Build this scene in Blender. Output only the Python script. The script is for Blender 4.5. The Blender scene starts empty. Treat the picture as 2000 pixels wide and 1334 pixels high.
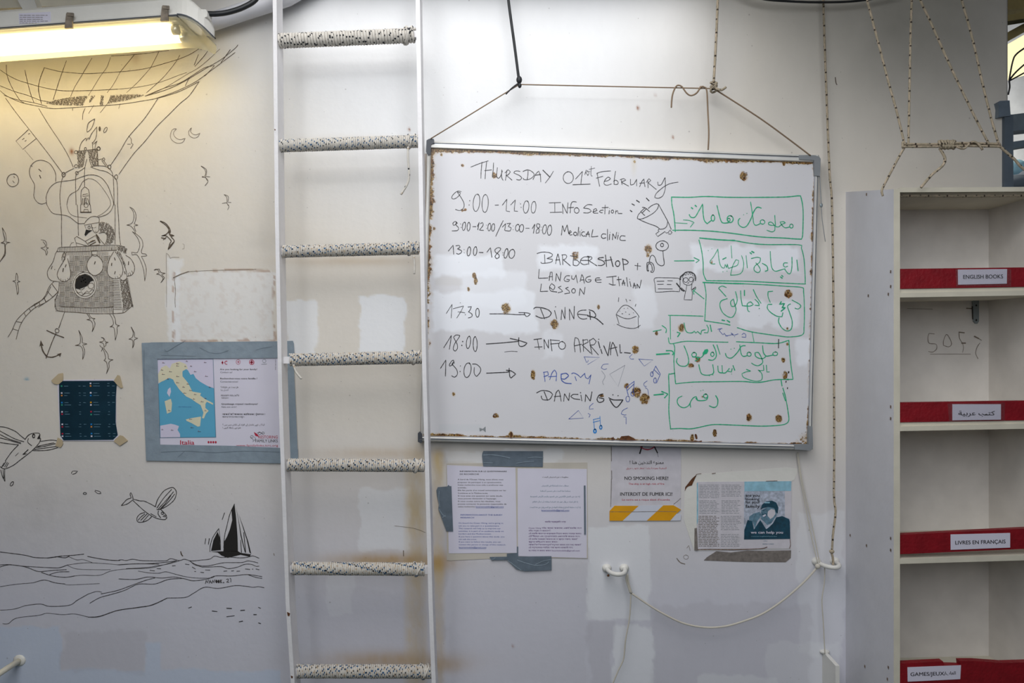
import bpy, math, random
import numpy as np
from mathutils import Vector, Matrix

random.seed(7)
SC = bpy.context.scene
COL = SC.collection

# ------------------------------------------------------------------ camera, light, exposure
D = 2.2            # distance from lens to wall (m)
PX = 629.0         # pixels of the 2000 px frame per metre on the wall plane
CAMH = 1.5
cam = bpy.data.cameras.new('camera')
cam.sensor_width = 36.0
cam.lens = PX * D / 2000.0 * 36.0
cam.clip_start = 0.05
camo = bpy.data.objects.new('camera', cam)
COL.objects.link(camo)
camo.location = (0, -D, CAMH)
camo.rotation_euler = (math.pi / 2, 0, 0)
SC.camera = camo

wd = bpy.data.worlds.new('world')
SC.world = wd
wd.use_nodes = True
wd.node_tree.nodes['Background'].inputs[0].default_value = (0.62, 0.66, 0.85, 1)
wd.node_tree.nodes['Background'].inputs[1].default_value = 0.06

SC.view_settings.view_transform = 'Standard'
SC.view_settings.look = 'None'
SC.view_settings.gamma = 1.0
SC.view_settings.use_curve_mapping = False
SC.view_settings.exposure = 0.0


def area(name, loc, target, sx, sy, power, color):
    l = bpy.data.lights.new(name, 'AREA')
    l.shape = 'RECTANGLE'
    l.size, l.size_y, l.energy, l.color = sx, sy, power, color
    o = bpy.data.objects.new(name, l)
    COL.objects.link(o)
    o.location = loc
    o.rotation_euler = (Vector(target) - Vector(loc)).to_track_quat('-Z', 'Y').to_euler()
    return o


area('daylight_opening', (-0.2, -1.5, 3.5), (-0.05, 0.0, 2.2), 2.2, 1.6, 50, (1.0, 0.995, 0.985))
area('open_side_daylight', (-0.1, -2.9, 2.6), (0.0, 0.0, 1.7), 2.8, 1.8, 38, (0.93, 0.965, 1.0))
area('tent_light', (2.0, 1.3, 3.0), (2.0, 2.4, 1.9), 0.8, 0.5, 45, (1.0, 0.95, 0.85))


# ------------------------------------------------------------------ materials
def lin(h):
    if isinstance(h, str):
        h = h.lstrip('#')
        c = [int(h[i:i + 2], 16) / 255 for i in (0, 2, 4)]
        return tuple(x / 12.92 if x <= 0.04045 else ((x + 0.055) / 1.055) ** 2.4 for x in c) + (1,)
    return tuple(h) + (1,)


def mat(name, color, rough=0.6, metal=0.0, var=0.08, scale=14.0, bump=0.0, bscale=60.0, emit=None, spec=0.5):
    m = bpy.data.materials.new(name)
    m.use_nodes = True
    nt = m.node_tree
    b = nt.nodes['Principled BSDF']
    b.inputs['Roughness'].default_value = rough
    b.inputs['Metallic'].default_value = metal
    b.inputs['Specular IOR Level'].default_value = spec
    c = lin(color)
    tc = nt.nodes.new('ShaderNodeTexCoord')
    n = nt.nodes.new('ShaderNodeTexNoise')
    n.inputs['Scale'].default_value = scale
    n.inputs['Detail'].default_value = 4
    nt.links.new(tc.outputs['Object'], n.inputs['Vector'])
    r = nt.nodes.new('ShaderNodeValToRGB')
    r.color_ramp.elements[0].position = 0.3
    r.color_ramp.elements[1].position = 0.7
    r.color_ramp.elements[0].color = tuple(x * (1 - var) for x in c[:3]) + (1,)
    r.color_ramp.elements[1].color = tuple(min(1, x * (1 + var)) for x in c[:3]) + (1,)
    nt.links.new(n.outputs['Fac'], r.inputs['Fac'])
    nt.links.new(r.outputs['Color'], b.inputs['Base Color'])
    if bump:
        n2 = nt.nodes.new('ShaderNodeTexNoise')
        n2.inputs['Scale'].default_value = bscale
        n2.inputs['Detail'].default_value = 5
        nt.links.new(tc.outputs['Object'], n2.inputs['Vector'])
        bp = nt.nodes.new('ShaderNodeBump')
        bp.inputs['Strength'].default_value = bump
        bp.inputs['Distance'].default_value = 0.004
        nt.links.new(n2.outputs['Fac'], bp.inputs['Height'])
        nt.links.new(bp.outputs['Normal'], b.inputs['Normal'])
    if emit:
        b.inputs['Emission Color'].default_value = lin(emit[0])
        b.inputs['Emission Strength'].default_value = emit[1]
    return m


def attr_mat(name, rough, speck=0.0, bump=0.15, rust=False, spec=0.5, bscale=45):
    """Base colour from the baked map of stains and painted light 'Col'; optional rust mask in 'rust'."""
    m = bpy.data.materials.new(name)
    m.use_nodes = True
    nt = m.node_tree
    L = nt.links.new
    b = nt.nodes['Principled BSDF']
    b.inputs['Roughness'].default_value = rough
    b.inputs['Specular IOR Level'].default_value = spec
    tc = nt.nodes.new('ShaderNodeTexCoord')
    a = nt.nodes.new('ShaderNodeAttribute')
    a.attribute_name = 'Col'
    cur = a.outputs['Color']

    def mix(fac, c1, c2):
        x = nt.nodes.new('ShaderNodeMix')
        x.data_type = 'RGBA'
        L(fac, x.inputs[0])
        for s, v in ((6, c1), (7, c2)):
            if isinstance(v, tuple):
                x.inputs[s].default_value = v
            else:
                L(v, x.inputs[s])
        return x.outputs[2]

    def noise(sc, det=4):
        n = nt.nodes.new('ShaderNodeTexNoise')
        n.inputs['Scale'].default_value = sc
        n.inputs['Detail'].default_value = det
        L(tc.outputs['Object'], n.inputs['Vector'])
        return n.outputs['Fac']

    def ramp(v, stops):
        r = nt.nodes.new('ShaderNodeValToRGB')
        e = r.color_ramp.elements
        while len(e) < len(stops):
            e.new(0.5)
        for el, (p, c) in zip(e, stops):
            el.position = p
            el.color = c
        L(v, r.inputs['Fac'])
        return r.outputs['Color']

    if speck:
        for sc, th in ((16, 0.055), (38, 0.08)):
            v = nt.nodes.new('ShaderNodeTexVoronoi')
            v.inputs['Scale'].default_value = sc
            L(tc.outputs['Object'], v.inputs['Vector'])
            f = ramp(v.outputs['Distance'], [(0, (1, 1, 1, 1)), (th, (0, 0, 0, 1))])
            g = nt.nodes.new('ShaderNodeMath')
            g.operation = 'MULTIPLY'
            sel = nt.nodes.new('ShaderNodeMath')
            sel.operation = 'GREATER_THAN'
            sep = nt.nodes.new('ShaderNodeSeparateColor')
            L(v.outputs['Color'], sep.inputs[0])
            L(sep.outputs[0], sel.inputs[0])
            sel.inputs[1].default_value = 0.72
            L(f, g.inputs[0])
            L(sel.outputs[0], g.inputs[1])
            h = nt.nodes.new('ShaderNodeMath')
            h.operation = 'MULTIPLY'
            L(g.outputs[0], h.inputs[0])
            h.inputs[1].default_value = speck
            cur = mix(h.outputs[0], cur, (0.09, 0.06, 0.05, 1))
    if rust:
        ra = nt.nodes.new('ShaderNodeAttribute')
        ra.attribute_name = 'rust'
        n1 = noise(120, 7)
        ad = nt.nodes.new('ShaderNodeMath')
        ad.operation = 'MULTIPLY_ADD'
        L(n1, ad.inputs[0])
        ad.inputs[1].default_value = 1.1
        L(ra.outputs['Fac'], ad.inputs[2])
        fac = ramp(ad.outputs[0], [(0.0, (0, 0, 0, 1)), (0.80, (0, 0, 0, 1)), (0.88, (.55, .55, .55, 1)), (0.95, (1, 1, 1, 1))])
        rc = mix(ramp(noise(34, 3), [(0.42, (0, 0, 0, 1)), (0.60, (.85, .85, .85, 1))]),
                 ramp(noise(230, 5), [(0.38, (0.05, 0.03, 0.014, 1)), (0.50, (0.24, 0.14, 0.045, 1)), (0.62, (0.52, 0.36, 0.15, 1))]),
                 ramp(noise(180, 5), [(0.40, (0.025, 0.012, 0.008, 1)), (0.52, (0.13, 0.05, 0.016, 1)), (0.66, (0.34, 0.15, 0.04, 1))]))
        # keep clean where the mask is zero
        sel = nt.nodes.new('ShaderNodeMath')
        sel.operation = 'GREATER_THAN'
        L(ra.outputs['Fac'], sel.inputs[0])
        sel.inputs[1].default_value = 0.03
        mu = nt.nodes.new('ShaderNodeMath')
        mu.operation = 'MULTIPLY'
        L(fac, mu.inputs[0])
        L(sel.outputs[0], mu.inputs[1])
        cur = mix(mu.outputs[0], cur, rc)
    L(cur, b.inputs['Base Color'])
    bp = nt.nodes.new('ShaderNodeBump')
    bp.inputs['Strength'].default_value = bump
    bp.inputs['Distance'].default_value = 0.003
    L(noise(bscale, 6), bp.inputs['Height'])
    L(bp.outputs['Normal'], b.inputs['Normal'])
    return m


M = {}
M['white'] = mat('white_paint', '#dcdad4', 0.45, var=0.04, bump=0.2)
M['railw'] = mat('ladder_paint', '#e2e0e2', 0.4, var=0.05, bump=0.25, bscale=90)
M['coolw'] = mat('cool_white_paint', '#c9c9cf', 0.5, var=0.03, bump=0.15)
M['creamw'] = mat('cream_board', '#d2ccbb', 0.6, var=0.06, bump=0.2)
M['backp'] = mat('back_panel_paint', '#ddd8d2', 0.65, var=0.06, bump=0.1)
M['red'] = mat('red_paint', '#84101c', 0.45, var=0.14, scale=30, bump=0.35, bscale=120)
M['ink'] = mat('black_ink', '#1d1a18', 0.7, var=0.2, scale=300)
M['pen'] = mat('wall_marker', '#564a3e', 0.75, var=0.3, scale=120)
M['pend'] = mat('dark_wall_marker', '#302c2b', 0.75, var=0.35, scale=120)
M['penl'] = mat('faded_wall_marker', '#7c6f62', 0.75, var=0.25, scale=120)
M['hatch'] = mat('hatched_marker', '#675d50', 0.8, var=0.6, scale=260)
M['green'] = mat('green_marker', '#17a878', 0.5, var=0.15, scale=90)
M['blue'] = mat('blue_marker', '#3a56a8', 0.5, var=0.2, scale=90)
M['cyan'] = mat('bright_blue_marker', '#1d7fca', 0.5, var=0.1)
M['mark'] = mat('black_marker', '#2c2a2d', 0.5, var=0.25, scale=90)
M['grey'] = mat('faint_marker', '#9194a0', 0.6, var=0.1)
M['alu'] = mat('aluminium', '#b9bcc2', 0.3, metal=0.85, var=0.05)
M['aluw'] = mat('pale_aluminium', '#d9d8d4', 0.35, metal=0.25, var=0.05)
M['cap'] = mat('grey_plastic', '#4c5058', 0.45, var=0.1)
M['capl'] = mat('pale_grey_plastic', '#85898d', 0.45, var=0.1)
M['rustm'] = mat('rust', '#5a3417', 0.85, var=0.5, scale=150, bump=0.3)
M['duct'] = mat('duct_tape', '#8896a2', 0.45, var=0.08, scale=40, bump=0.4, bscale=50)
M['ductd'] = mat('dark_duct_tape', '#66727e', 0.4, var=0.12, scale=40, bump=0.4, bscale=50)
M['crease'] = mat('tape_crease', '#6d7a86', 0.45, var=0.1)
M['paper'] = mat('paper', '#d6d3e2', 0.7, var=0.02)
M['paperw'] = mat('worn_paper', '#c9c5cc', 0.75, var=0.07, scale=30)
M['sleeve'] = mat('sleeve_edge', '#c6bfb4', 0.35, var=0.05)
M['yellow'] = mat('yellow_tape', '#d99a08', 0.5, var=0.08)
M['tapew'] = mat('white_tape', '#cdd0dc', 0.45, var=0.03)
M['mask'] = mat('masking_tape', '#b9a88a', 0.7, var=0.1)
M['navy'] = mat('dark_screen_print', '#12303f', 0.35, var=0.25, scale=12)
M['sea'] = mat('map_sea', '#5aa6c8', 0.6, var=0.04)
M['land'] = mat('map_land', '#d8d3b8', 0.6, var=0.04)
M['abroad'] = mat('map_abroad', '#d0cbe0', 0.6, var=0.02)
M['crim'] = mat('red_print', '#b31f3c', 0.6, var=0.05)
M['pblue'] = mat('blue_print', '#2f4f9c', 0.6, var=0.05)
M['purp'] = mat('purple_print', '#5f2f78', 0.6, var=0.05)
M['tealp'] = mat('teal_print', '#3d6d84', 0.6, var=0.05)
M['teal'] = mat('dark_teal_print', '#0f3f52', 0.6, var=0.3, scale=90)
M['tealm'] = mat('mid_teal_print', '#5e7f92', 0.6, var=0.3, scale=160)
M['lcy'] = mat('light_cyan_print', '#8db9cb', 0.6, var=0.15, scale=60)
M['mott'] = mat('mottled_print', '#a9b0bf', 0.7, var=0.3, scale=110)
M['resid'] = mat('adhesive_residue', '#77706b', 0.85, var=0.25, scale=90, bump=0.4)
M['orange'] = mat('orange_print', '#d0853a', 0.6)
M['dgreen'] = mat('green_print', '#2f8f78', 0.6)
M['ropew'] = mat('white_rope', '#cfcac2', 0.85, var=0.12, scale=60, bump=0.5, bscale=500)
M['ropet'] = mat('tan_rope', '#bba993', 0.85, var=0.12)
M['ropeb'] = mat('blue_fleck', '#1c4f78', 0.85, var=0.3)
M['ropek'] = mat('black_fleck', '#1b1e26', 0.85, var=0.3)
M['cordb'] = mat('beige_cord', '#a99c86', 0.85, var=0.15, scale=80, bump=0.4, bscale=500)
M['cordk'] = mat('brown_fleck', '#3a3028', 0.85, var=0.3)
M['twine'] = mat('brown_twine', '#85705a', 0.8, var=0.15)
M['shock'] = mat('black_shock_cord', '#1c1e22', 0.6, var=0.2)
M['wline'] = mat('white_line', '#c5bfb3', 0.75, var=0.06)
M['cable'] = mat('black_cable', '#15171b', 0.5)
M['steel'] = mat('galvanised_steel', '#8e989c', 0.45, metal=0.4, var=0.1)
M['clip'] = mat('rusty_clip', '#8a7f72', 0.5, metal=0.4, var=0.35, scale=60)
M['brown'] = mat('brown_primer', '#6b5546', 0.8, var=0.3, scale=20)
M['olive'] = mat('olive_beam', '#5d5330', 0.8, var=0.3)
M['tarp'] = mat('tent_fabric', '#c9cdd2', 0.8, var=0.08)
M['tarpg'] = mat('grey_fabric', '#55606b', 0.8, var=0.15)
M['floor'] = mat('deck_paint', '#4b5a55', 0.6, var=0.15, scale=4)
M['tube'] = mat('lamp_tube', '#fff6d8', 0.5, var=0.0, emit=('#ffeab4', 7.5))
M['glowy'] = mat('lit_diffuser', '#fff0c0', 0.5, var=0.0, emit=('#fff0bb', 1.0))


def diffuser_mat():
    m = bpy.data.materials.new('clear_diffuser')
    m.use_nodes = True
    nt = m.node_tree
    nt.nodes.clear()
    o = nt.nodes.new('ShaderNodeOutputMaterial')
    a = nt.nodes.new('ShaderNodeBsdfTransparent')
    a.inputs[0].default_value = (1, 0.97, 0.86, 1)
    t = nt.nodes.new('ShaderNodeBsdfTranslucent')
    t.inputs[0].default_value = (0.98, 0.93, 0.72, 1)
    g = nt.nodes.new('ShaderNodeBsdfGlossy')
    g.inputs['Roughness'].default_value = 0.15
    x = nt.nodes.new('ShaderNodeMixShader')
    x.inputs[0].default_value = 0.30
    y = nt.nodes.new('ShaderNodeMixShader')
    y.inputs[0].default_value = 0.05
    nt.links.new(a.outputs[0], x.inputs[1])
    nt.links.new(t.outputs[0], x.inputs[2])
    nt.links.new(x.outputs[0], y.inputs[1])
    nt.links.new(g.outputs[0], y.inputs[2])
    nt.links.new(y.outputs[0], o.inputs[0])
    return m


M['diff'] = diffuser_mat()


def clear_mat():
    m = bpy.data.materials.new('clear_tape')
    m.use_nodes = True
    nt = m.node_tree
    nt.nodes.clear()
    o = nt.nodes.new('ShaderNodeOutputMaterial')
    a = nt.nodes.new('ShaderNodeBsdfTransparent')
    g = nt.nodes.new('ShaderNodeBsdfGlossy')
    g.inputs['Roughness'].default_value = 0.2
    n = nt.nodes.new('ShaderNodeTexNoise')
    n.inputs['Scale'].default_value = 60
    bp = nt.nodes.new('ShaderNodeBump')
    bp.inputs['Strength'].default_value = 0.9
    nt.links.new(n.outputs['Fac'], bp.inputs['Height'])
    nt.links.new(bp.outputs['Normal'], g.inputs['Normal'])
    y = nt.nodes.new('ShaderNodeMixShader')
    y.inputs[0].default_value = 0.10
    nt.links.new(a.outputs[0], y.inputs[1])
    nt.links.new(g.outputs[0], y.inputs[2])
    nt.links.new(y.outputs[0], o.inputs[0])
    return m


M['clear'] = clear_mat()


# ------------------------------------------------------------------ geometry helpers

def SCL(d):
    return PX * D / (D - d)


def W(px, py, d=0.0):
    """Point at distance d in front of the wall that stands at frame position px, py."""
    s = SCL(d)
    return Vector(((px - 1000) / s, -d, CAMH + (667 - py) / s))


def tag(o, label=None, cat=None, group=None, kind=None):
    if label: o['label'] = label
    if cat: o['category'] = cat
    if group: o['group'] = group
    if kind: o['kind'] = kind
    return o


def empty(name, loc, label, cat, group=None):
    o = bpy.data.objects.new(name, None)
    o.empty_display_size = 0.05
    COL.objects.link(o)
    o.location = loc
    return tag(o, label, cat, group)


class MB:
    def __init__(s):
        s.v, s.f, s.m, s.mats, s.smooth = [], [], [], [], []

    def mi(s, k):
        if k not in s.mats: s.mats.append(k)
        return s.mats.index(k)

    def add(s, vs, fs, k, smooth=False):
        b = len(s.v)
        s.v.extend(tuple(v) for v in vs)
        ks = k if isinstance(k, list) else [k] * len(fs)
        for f, kk in zip(fs, ks):
            s.f.append(tuple(b + i for i in f))
            s.m.append(s.mi(kk))
            s.smooth.append(smooth)

    def box(s, lo, hi, k):
        x0, y0, z0 = lo
        x1, y1, z1 = hi
        v = [(x0, y0, z0), (x1, y0, z0), (x1, y1, z0), (x0, y1, z0), (x0, y0, z1), (x1, y0, z1), (x1, y1, z1), (x0, y1, z1)]
        s.add(v, [(0, 3, 2, 1), (4, 5, 6, 7), (0, 1, 5, 4), (1, 2, 6, 5), (2, 3, 7, 6), (3, 0, 4, 7)], k)

    def hexa(s, v, k):
        s.add(v, [(0, 3, 2, 1), (4, 5, 6, 7), (0, 1, 5, 4), (1, 2, 6, 5), (2, 3, 7, 6), (3, 0, 4, 7)], k)

    def prism(s, pts, d, t, k):
        """Frame polygon at distance d in front of the wall, t metres thick towards the wall."""
        f = [W(x, y, d) for x, y in pts]
        ar = sum(f[i].x * f[(i + 1) % len(f)].z - f[(i + 1) % len(f)].x * f[i].z for i in range(len(f)))
        if ar < 0: f.reverse()
        n = len(f)
        b = [p + Vector((0, t, 0)) for p in f]
        fs = [tuple(range(n)), tuple(reversed(range(n, 2 * n)))]
        fs += [(i, i + n, (i + 1) % n + n, (i + 1) % n) for i in range(n)]
        s.add(f + b, fs, k)

    def poly(s, pts, d, k):
        f = [W(x, y, d) for x, y in pts]
        ar = sum(f[i].x * f[(i + 1) % len(f)].z - f[(i + 1) % len(f)].x * f[i].z for i in range(len(f)))
        if ar < 0: f.reverse()
        s.add(f, [tuple(range(len(f)))], k)

    def quad(s, x0, y0, x1, y1, d, k):
        s.poly([(x0, y0), (x1, y0), (x1, y1), (x0, y1)], d, k)

    def ribbon(s, pts, w, d, k):
        n = len(pts)
        if n < 2: return
        s.lay = (getattr(s, 'lay', 0) + 1) % 90      # each stroke lies a hair above the one before
        d = d + s.lay * 3e-6
        w = w * 0.86
        vs, fs = [], []
        for i in range(n):
            a = pts[max(i - 1, 0)]
            b = pts[min(i + 1, n - 1)]
            dx, dy = b[0] - a[0], b[1] - a[1]
            l = math.hypot(dx, dy) or 1
            nx, ny = -dy / l, dx / l
            ww = w * 0.5 * (0.82 + 0.36 * random.random())
            x, y = pts[i]
            if i == 0: x -= dx / l * w * .4; y -= dy / l * w * .4
            if i == n - 1: x += dx / l * w * .4; y += dy / l * w * .4
            vs += [W(x + nx * ww, y + ny * ww, d), W(x - nx * ww, y - ny * ww, d)]
        for i in range(n - 1):
            fs.append((2 * i, 2 * i + 1, 2 * i + 3, 2 * i + 2))
        s.add(vs, fs, k)

    def tube(s, pts, r, k, sides=8, pat=None, smooth=True, caps=True):
        pts = [Vector(p) for p in pts]
        n = len(pts)
        vs, fs, ks = [], [], []
        t0 = (pts[1] - pts[0]).normalized()
        up = Vector((0, 0, 1)) if abs(t0.z) < 0.9 else Vector((0, 1, 0))
        u = t0.cross(up).normalized()
        for i in range(n):
            t = (pts[min(i + 1, n - 1)] - pts[max(i - 1, 0)]).normalized()
            u = (u - t * u.dot(t)).normalized()
            w = t.cross(u)
            rr = r(i / (n - 1)) if callable(r) else r
            for j in range(sides):
                a = 2 * math.pi * j / sides
                vs.append(pts[i] + u * math.cos(a) * rr + w * math.sin(a) * rr)
        for i in range(n - 1):
            for j in range(sides):
                j2 = (j + 1) % sides
                fs.append((i * sides + j, i * sides + j2, (i + 1) * sides + j2, (i + 1) * sides + j))
                ks.append(pat(i, j) if pat else k)
        if caps:
            fs.append(tuple(reversed(range(sides)))); ks.append(k)
            fs.append(tuple(range((n - 1) * sides, n * sides))); ks.append(k)
        s.add(vs, fs, ks, smooth)

    def blob(s, c, rx, ry, rz, k, seg=10, rings=6):
        vs, fs = [], []
        for i in range(rings + 1):
            th = math.pi * i / rings
            for j in range(seg):
                ph = 2 * math.pi * j / seg
                vs.append((c[0] + rx * math.sin(th) * math.cos(ph), c[1] + ry * math.sin(th) * math.sin(ph), c[2] + rz * math.cos(th)))
        for i in range(rings):
            for j in range(seg):
                j2 = (j + 1) % seg
                fs.append((i * seg + j, (i + 1) * seg + j, (i + 1) * seg + j2, i * seg + j2))
        s.add(vs, fs, k, True)

    def text(s, body, x, y, h, k, d, w=None, bold=0.0, rot=0.0, center=False, res=2, sharp=False):
        """Print body with its baseline at frame x, y; capital height h px; fitted to w px when given."""
        c = bpy.data.curves.new('t', 'FONT')
        c.body = body
        c.resolution_u = res
        o = bpy.data.objects.new('t', c)
        COL.objects.link(o)
        bpy.context.view_layer.update()
        ev = o.evaluated_get(bpy.context.evaluated_depsgraph_get())
        me = ev.to_mesh()
        vs = [(v.co.x, v.co.y) for v in me.vertices]
        fs = [tuple(p.vertices) for p in me.polygons]
        ev.to_mesh_clear()
        bpy.data.objects.remove(o)
        bpy.data.curves.remove(c)
        if not vs: return
        x0 = min(v[0] for v in vs)
        x1 = max(v[0] for v in vs)
        ky = h / 0.69
        kx = w / (x1 - x0) if w else ky
        off = -(x0 + x1) / 2 if center else -x0
        cr, sr = math.cos(rot), math.sin(rot)
        out = []
        for sh in ((-1, 0, 1) if bold > .012 else (0,)):
          for a, b in vs:
            X, Y = (a + off) * kx + sh * bold * h * .75, b * ky
            out.append(W(x + X * cr - Y * sr, y - X * sr - Y * cr, d))
        m = len(vs)
        for r in range(len(out) // m):
            s.add([W_.copy() + Vector((0, -r * 5e-6, 0)) for W_ in out[r * m:(r + 1) * m]], fs, k)

    def build(s, name, parent=None, label=None, cat=None, group=None, kind=None, origin=None):
        me = bpy.data.meshes.new(name)
        me.from_pydata(s.v, [], s.f)
        for k in s.mats: me.materials.append(M[k])
        me.polygons.foreach_set('material_index', s.m)
        me.polygons.foreach_set('use_smooth', s.smooth)
        me.update()
        o = bpy.data.objects.new(name, me)
        COL.objects.link(o)
        if origin is not None:
            me.transform(Matrix.Translation(-Vector(origin)))
            o.location = origin
        if parent:
            o.parent = parent
            o.matrix_parent_inverse = Matrix.Translation(-parent.location)
        return tag(o, label, cat, group, kind)


def dist(a, b):
    return math.hypot(a[0] - b[0], a[1] - b[1])


def smooth_path(p, step=2.5, corner=75):
    """Catmull-Rom through frame points, kept sharp at strong corners."""
    if len(p) < 3: return p
    out = [p[0]]
    n = len(p)
    cor = [True] * n
    closed = dist(p[0], p[-1]) < 0.5
    for i in range(1, n - 1):
        a = math.atan2(p[i][1] - p[i - 1][1], p[i][0] - p[i - 1][0])
        b = math.atan2(p[i + 1][1] - p[i][1], p[i + 1][0] - p[i][0])
        dd = abs((b - a + math.pi) % (2 * math.pi) - math.pi)
        cor[i] = math.degrees(dd) > corner
    for i in range(n - 1):
        p1, p2 = p[i], p[i + 1]
        p0 = p[i - 1] if not cor[i] else (p[-2] if closed and i == 0 else p1)
        p3 = p[i + 2] if not cor[i + 1] and i + 2 < n else (p[1] if closed and i == n - 2 else p2)
        m = max(2, int(dist(p1, p2) / step))
        for j in range(1, m + 1):
            t = j / m
            q = []
            for c in (0, 1):
                a0, a1, a2, a3 = p0[c], p1[c], p2[c], p3[c]
                q.append(0.5 * (2 * a1 + (a2 - a0) * t + (2 * a0 - 5 * a1 + 4 * a2 - a3) * t * t + (3 * a1 - a0 - 3 * a2 + a3) * t ** 3))
            out.append(tuple(q))
    return out


def strokes(mb, txt, ox, oy, k, w, key, d):
    """Hand-drawn strokes: 'x y x y; ...' in enlarged units (k per frame pixel). = straight, c ellipse, f filled, w width."""
    for part in txt.replace('\n', ' ').split(';'):
        t = part.split()
        if not t: continue
        ww, straight, fill = w, False, False
        while t and (t[0][0] in 'w=f'):
            if t[0][0] == 'w': ww = float(t[0][1:]); t = t[1:]
            elif t[0] == '=': straight = True; t = t[1:]
            elif t[0] == 'f': fill = True; t = t[1:]
        if t[0] == 'c':
            cx, cy, rx, ry = (float(q) for q in t[1:5])
            lean = float(t[5]) if len(t) > 5 else 0.0
            small = rx / k < 2.0
            a0 = random.random() * 0.6 - 1.8
            span = 2 * math.pi if small else 2 * math.pi + 0.25
            N = 8 if small else 26
            pts = []
            for i in range(N + (0 if small else 1)):
                a = a0 + span * i / N
                g = 1 + (0.04 * math.sin(a * 1.5 + cx) if not small else 0)
                X, Y = rx * math.cos(a) * g, ry * math.sin(a) * g
                pts.append((ox + (cx + X - lean * Y) / k, oy + (cy + Y) / k))
            if small:
                mb.poly([(ox + cx / k + (x - ox - cx / k) * 1.15, oy + cy / k + (y - oy - cy / k) * 1.15) for x, y in pts], d, key)
            else:
                mb.ribbon(pts, ww, d, key)
            continue
        v = [float(q) for q in t]
        pts = [(ox + v[i] / k, oy + v[i + 1] / k) for i in range(0, len(v) - 1, 2)]
        if fill and key == 'hatch':
            hatch_fill(mb, pts, d)
        elif fill:
            mb.poly(pts, d, key)
        else:
            mb.ribbon(pts if straight else smooth_path(pts), ww, d, key)


def hatch_fill(mb, pts, d):
    """scribbled marker shading inside an outline"""
    x0, x1 = min(p[0] for p in pts), max(p[0] for p in pts)
    y0, y1 = min(p[1] for p in pts), max(p[1] for p in pts)
    for ang in (1.15, 1.75):
        ca, sa = math.cos(ang), math.sin(ang)
        L = (x1 - x0) + (y1 - y0)
        o = -L
        cx, cy = (x0 + x1) / 2, (y0 + y1) / 2
        while o < L:
            run = []
            t = -L
            while t < L:
                x = cx + ca * t - sa * o + .3 * math.sin(t * .7 + o)
                y = cy + sa * t + ca * o
                if inside(x, y, pts) and math.sin(x * .9 + y * .35) + random.random() > -.55:
                    run.append((x, y))
                else:
                    if len(run) > 1: mb.ribbon(run, 1.0, d, 'pen')
                    run = []
                t += 1.6
            if len(run) > 1: mb.ribbon(run, 1.0, d, 'pen')
            o += 1.75 + random.random() * .7


def inside(x, y, poly):
    r = False
    j = len(poly) - 1
    for i in range(len(poly)):
        xi, yi = poly[i]
        xj, yj = poly[j]
        if (yi > y) != (yj > y) and x < (xj - xi) * (y - yi) / (yj - yi) + xi:
            r = not r
        j = i
    return r


def P(txt, ox=0, oy=0, k=1.0):
    v = [float(q) for q in txt.split()]
    return [(ox + v[i] / k, oy + v[i + 1] / k) for i in range(0, len(v), 2)]


AR = {'ا': (0xFE8D, 2), 'أ': (0xFE83, 2), 'إ': (0xFE87, 2), 'ب': (0xFE8F, 4), 'ة': (0xFE93, 2), 'ت': (0xFE95, 4), 'ث': (0xFE99, 4), 'ج': (0xFE9D, 4), 'ح': (0xFEA1, 4), 'خ': (0xFEA5, 4), 'د': (0xFEA9, 2), 'ذ': (0xFEAB, 2), 'ر': (0xFEAD, 2), 'ز': (0xFEAF, 2), 'س': (0xFEB1, 4), 'ش': (0xFEB5, 4), 'ص': (0xFEB9, 4), 'ض': (0xFEBD, 4), 'ط': (0xFEC1, 4), 'ظ': (0xFEC5, 4), 'ع': (0xFEC9, 4), 'غ': (0xFECD, 4), 'ف': (0xFED1, 4), 'ق': (0xFED5, 4), 'ك': (0xFED9, 4), 'ل': (0xFEDD, 4), 'م': (0xFEE1, 4), 'ن': (0xFEE5, 4), 'ه': (0xFEE9, 4), 'و': (0xFEED, 2), 'ى': (0xFEEF, 2), 'ي': (0xFEF1, 4), 'ک': (0xFB8E, 4), 'ی': (0xFBFC, 4), 'ے': (0xFBAE, 2), 'ں': (0xFB9E, 2), 'پ': (0xFB56, 4), 'ہ': (0xFBA6, 4)}


def ar(s):
    out = []
    for i, c in enumerate(s):
        if c not in AR:
            out.append(c)
            continue
        b, n = AR[c]
        pj = i > 0 and s[i - 1] in AR and AR[s[i - 1]][1] == 4
        nj = n == 4 and i + 1 < len(s) and s[i + 1] in AR
        out.append(chr(b + (3 if pj and nj else 1 if pj else 2 if nj else 0)))
    return ''.join(reversed(out))


# ------------------------------------------------------------------ stain and painted-light maps
RNG = np.random.default_rng(5)


def vnoise(X, Y, cell, seed=0):
    r = np.random.default_rng(seed)
    G = r.random((512, 512))
    x, y = X / cell + 60, Y / cell + 60
    xi, yi = np.floor(x).astype(int), np.floor(y).astype(int)
    fx, fy = x - xi, y - yi
    fx, fy = fx * fx * (3 - 2 * fx), fy * fy * (3 - 2 * fy)
    g = lambda a, b: G[b % 512, a % 512]
    return (g(xi, yi) * (1 - fx) + g(xi + 1, yi) * fx) * (1 - fy) + (g(xi, yi + 1) * (1 - fx) + g(xi + 1, yi + 1) * fx) * fy


def fbm(X, Y, cell, seed=0, octv=4):
    t, a, s = 0, 1.0, 0
    for i in range(octv):
        t = t + a * vnoise(X, Y, cell / 2 ** i, seed + i)
        s += a
        a *= 0.55
    return t / s


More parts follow.
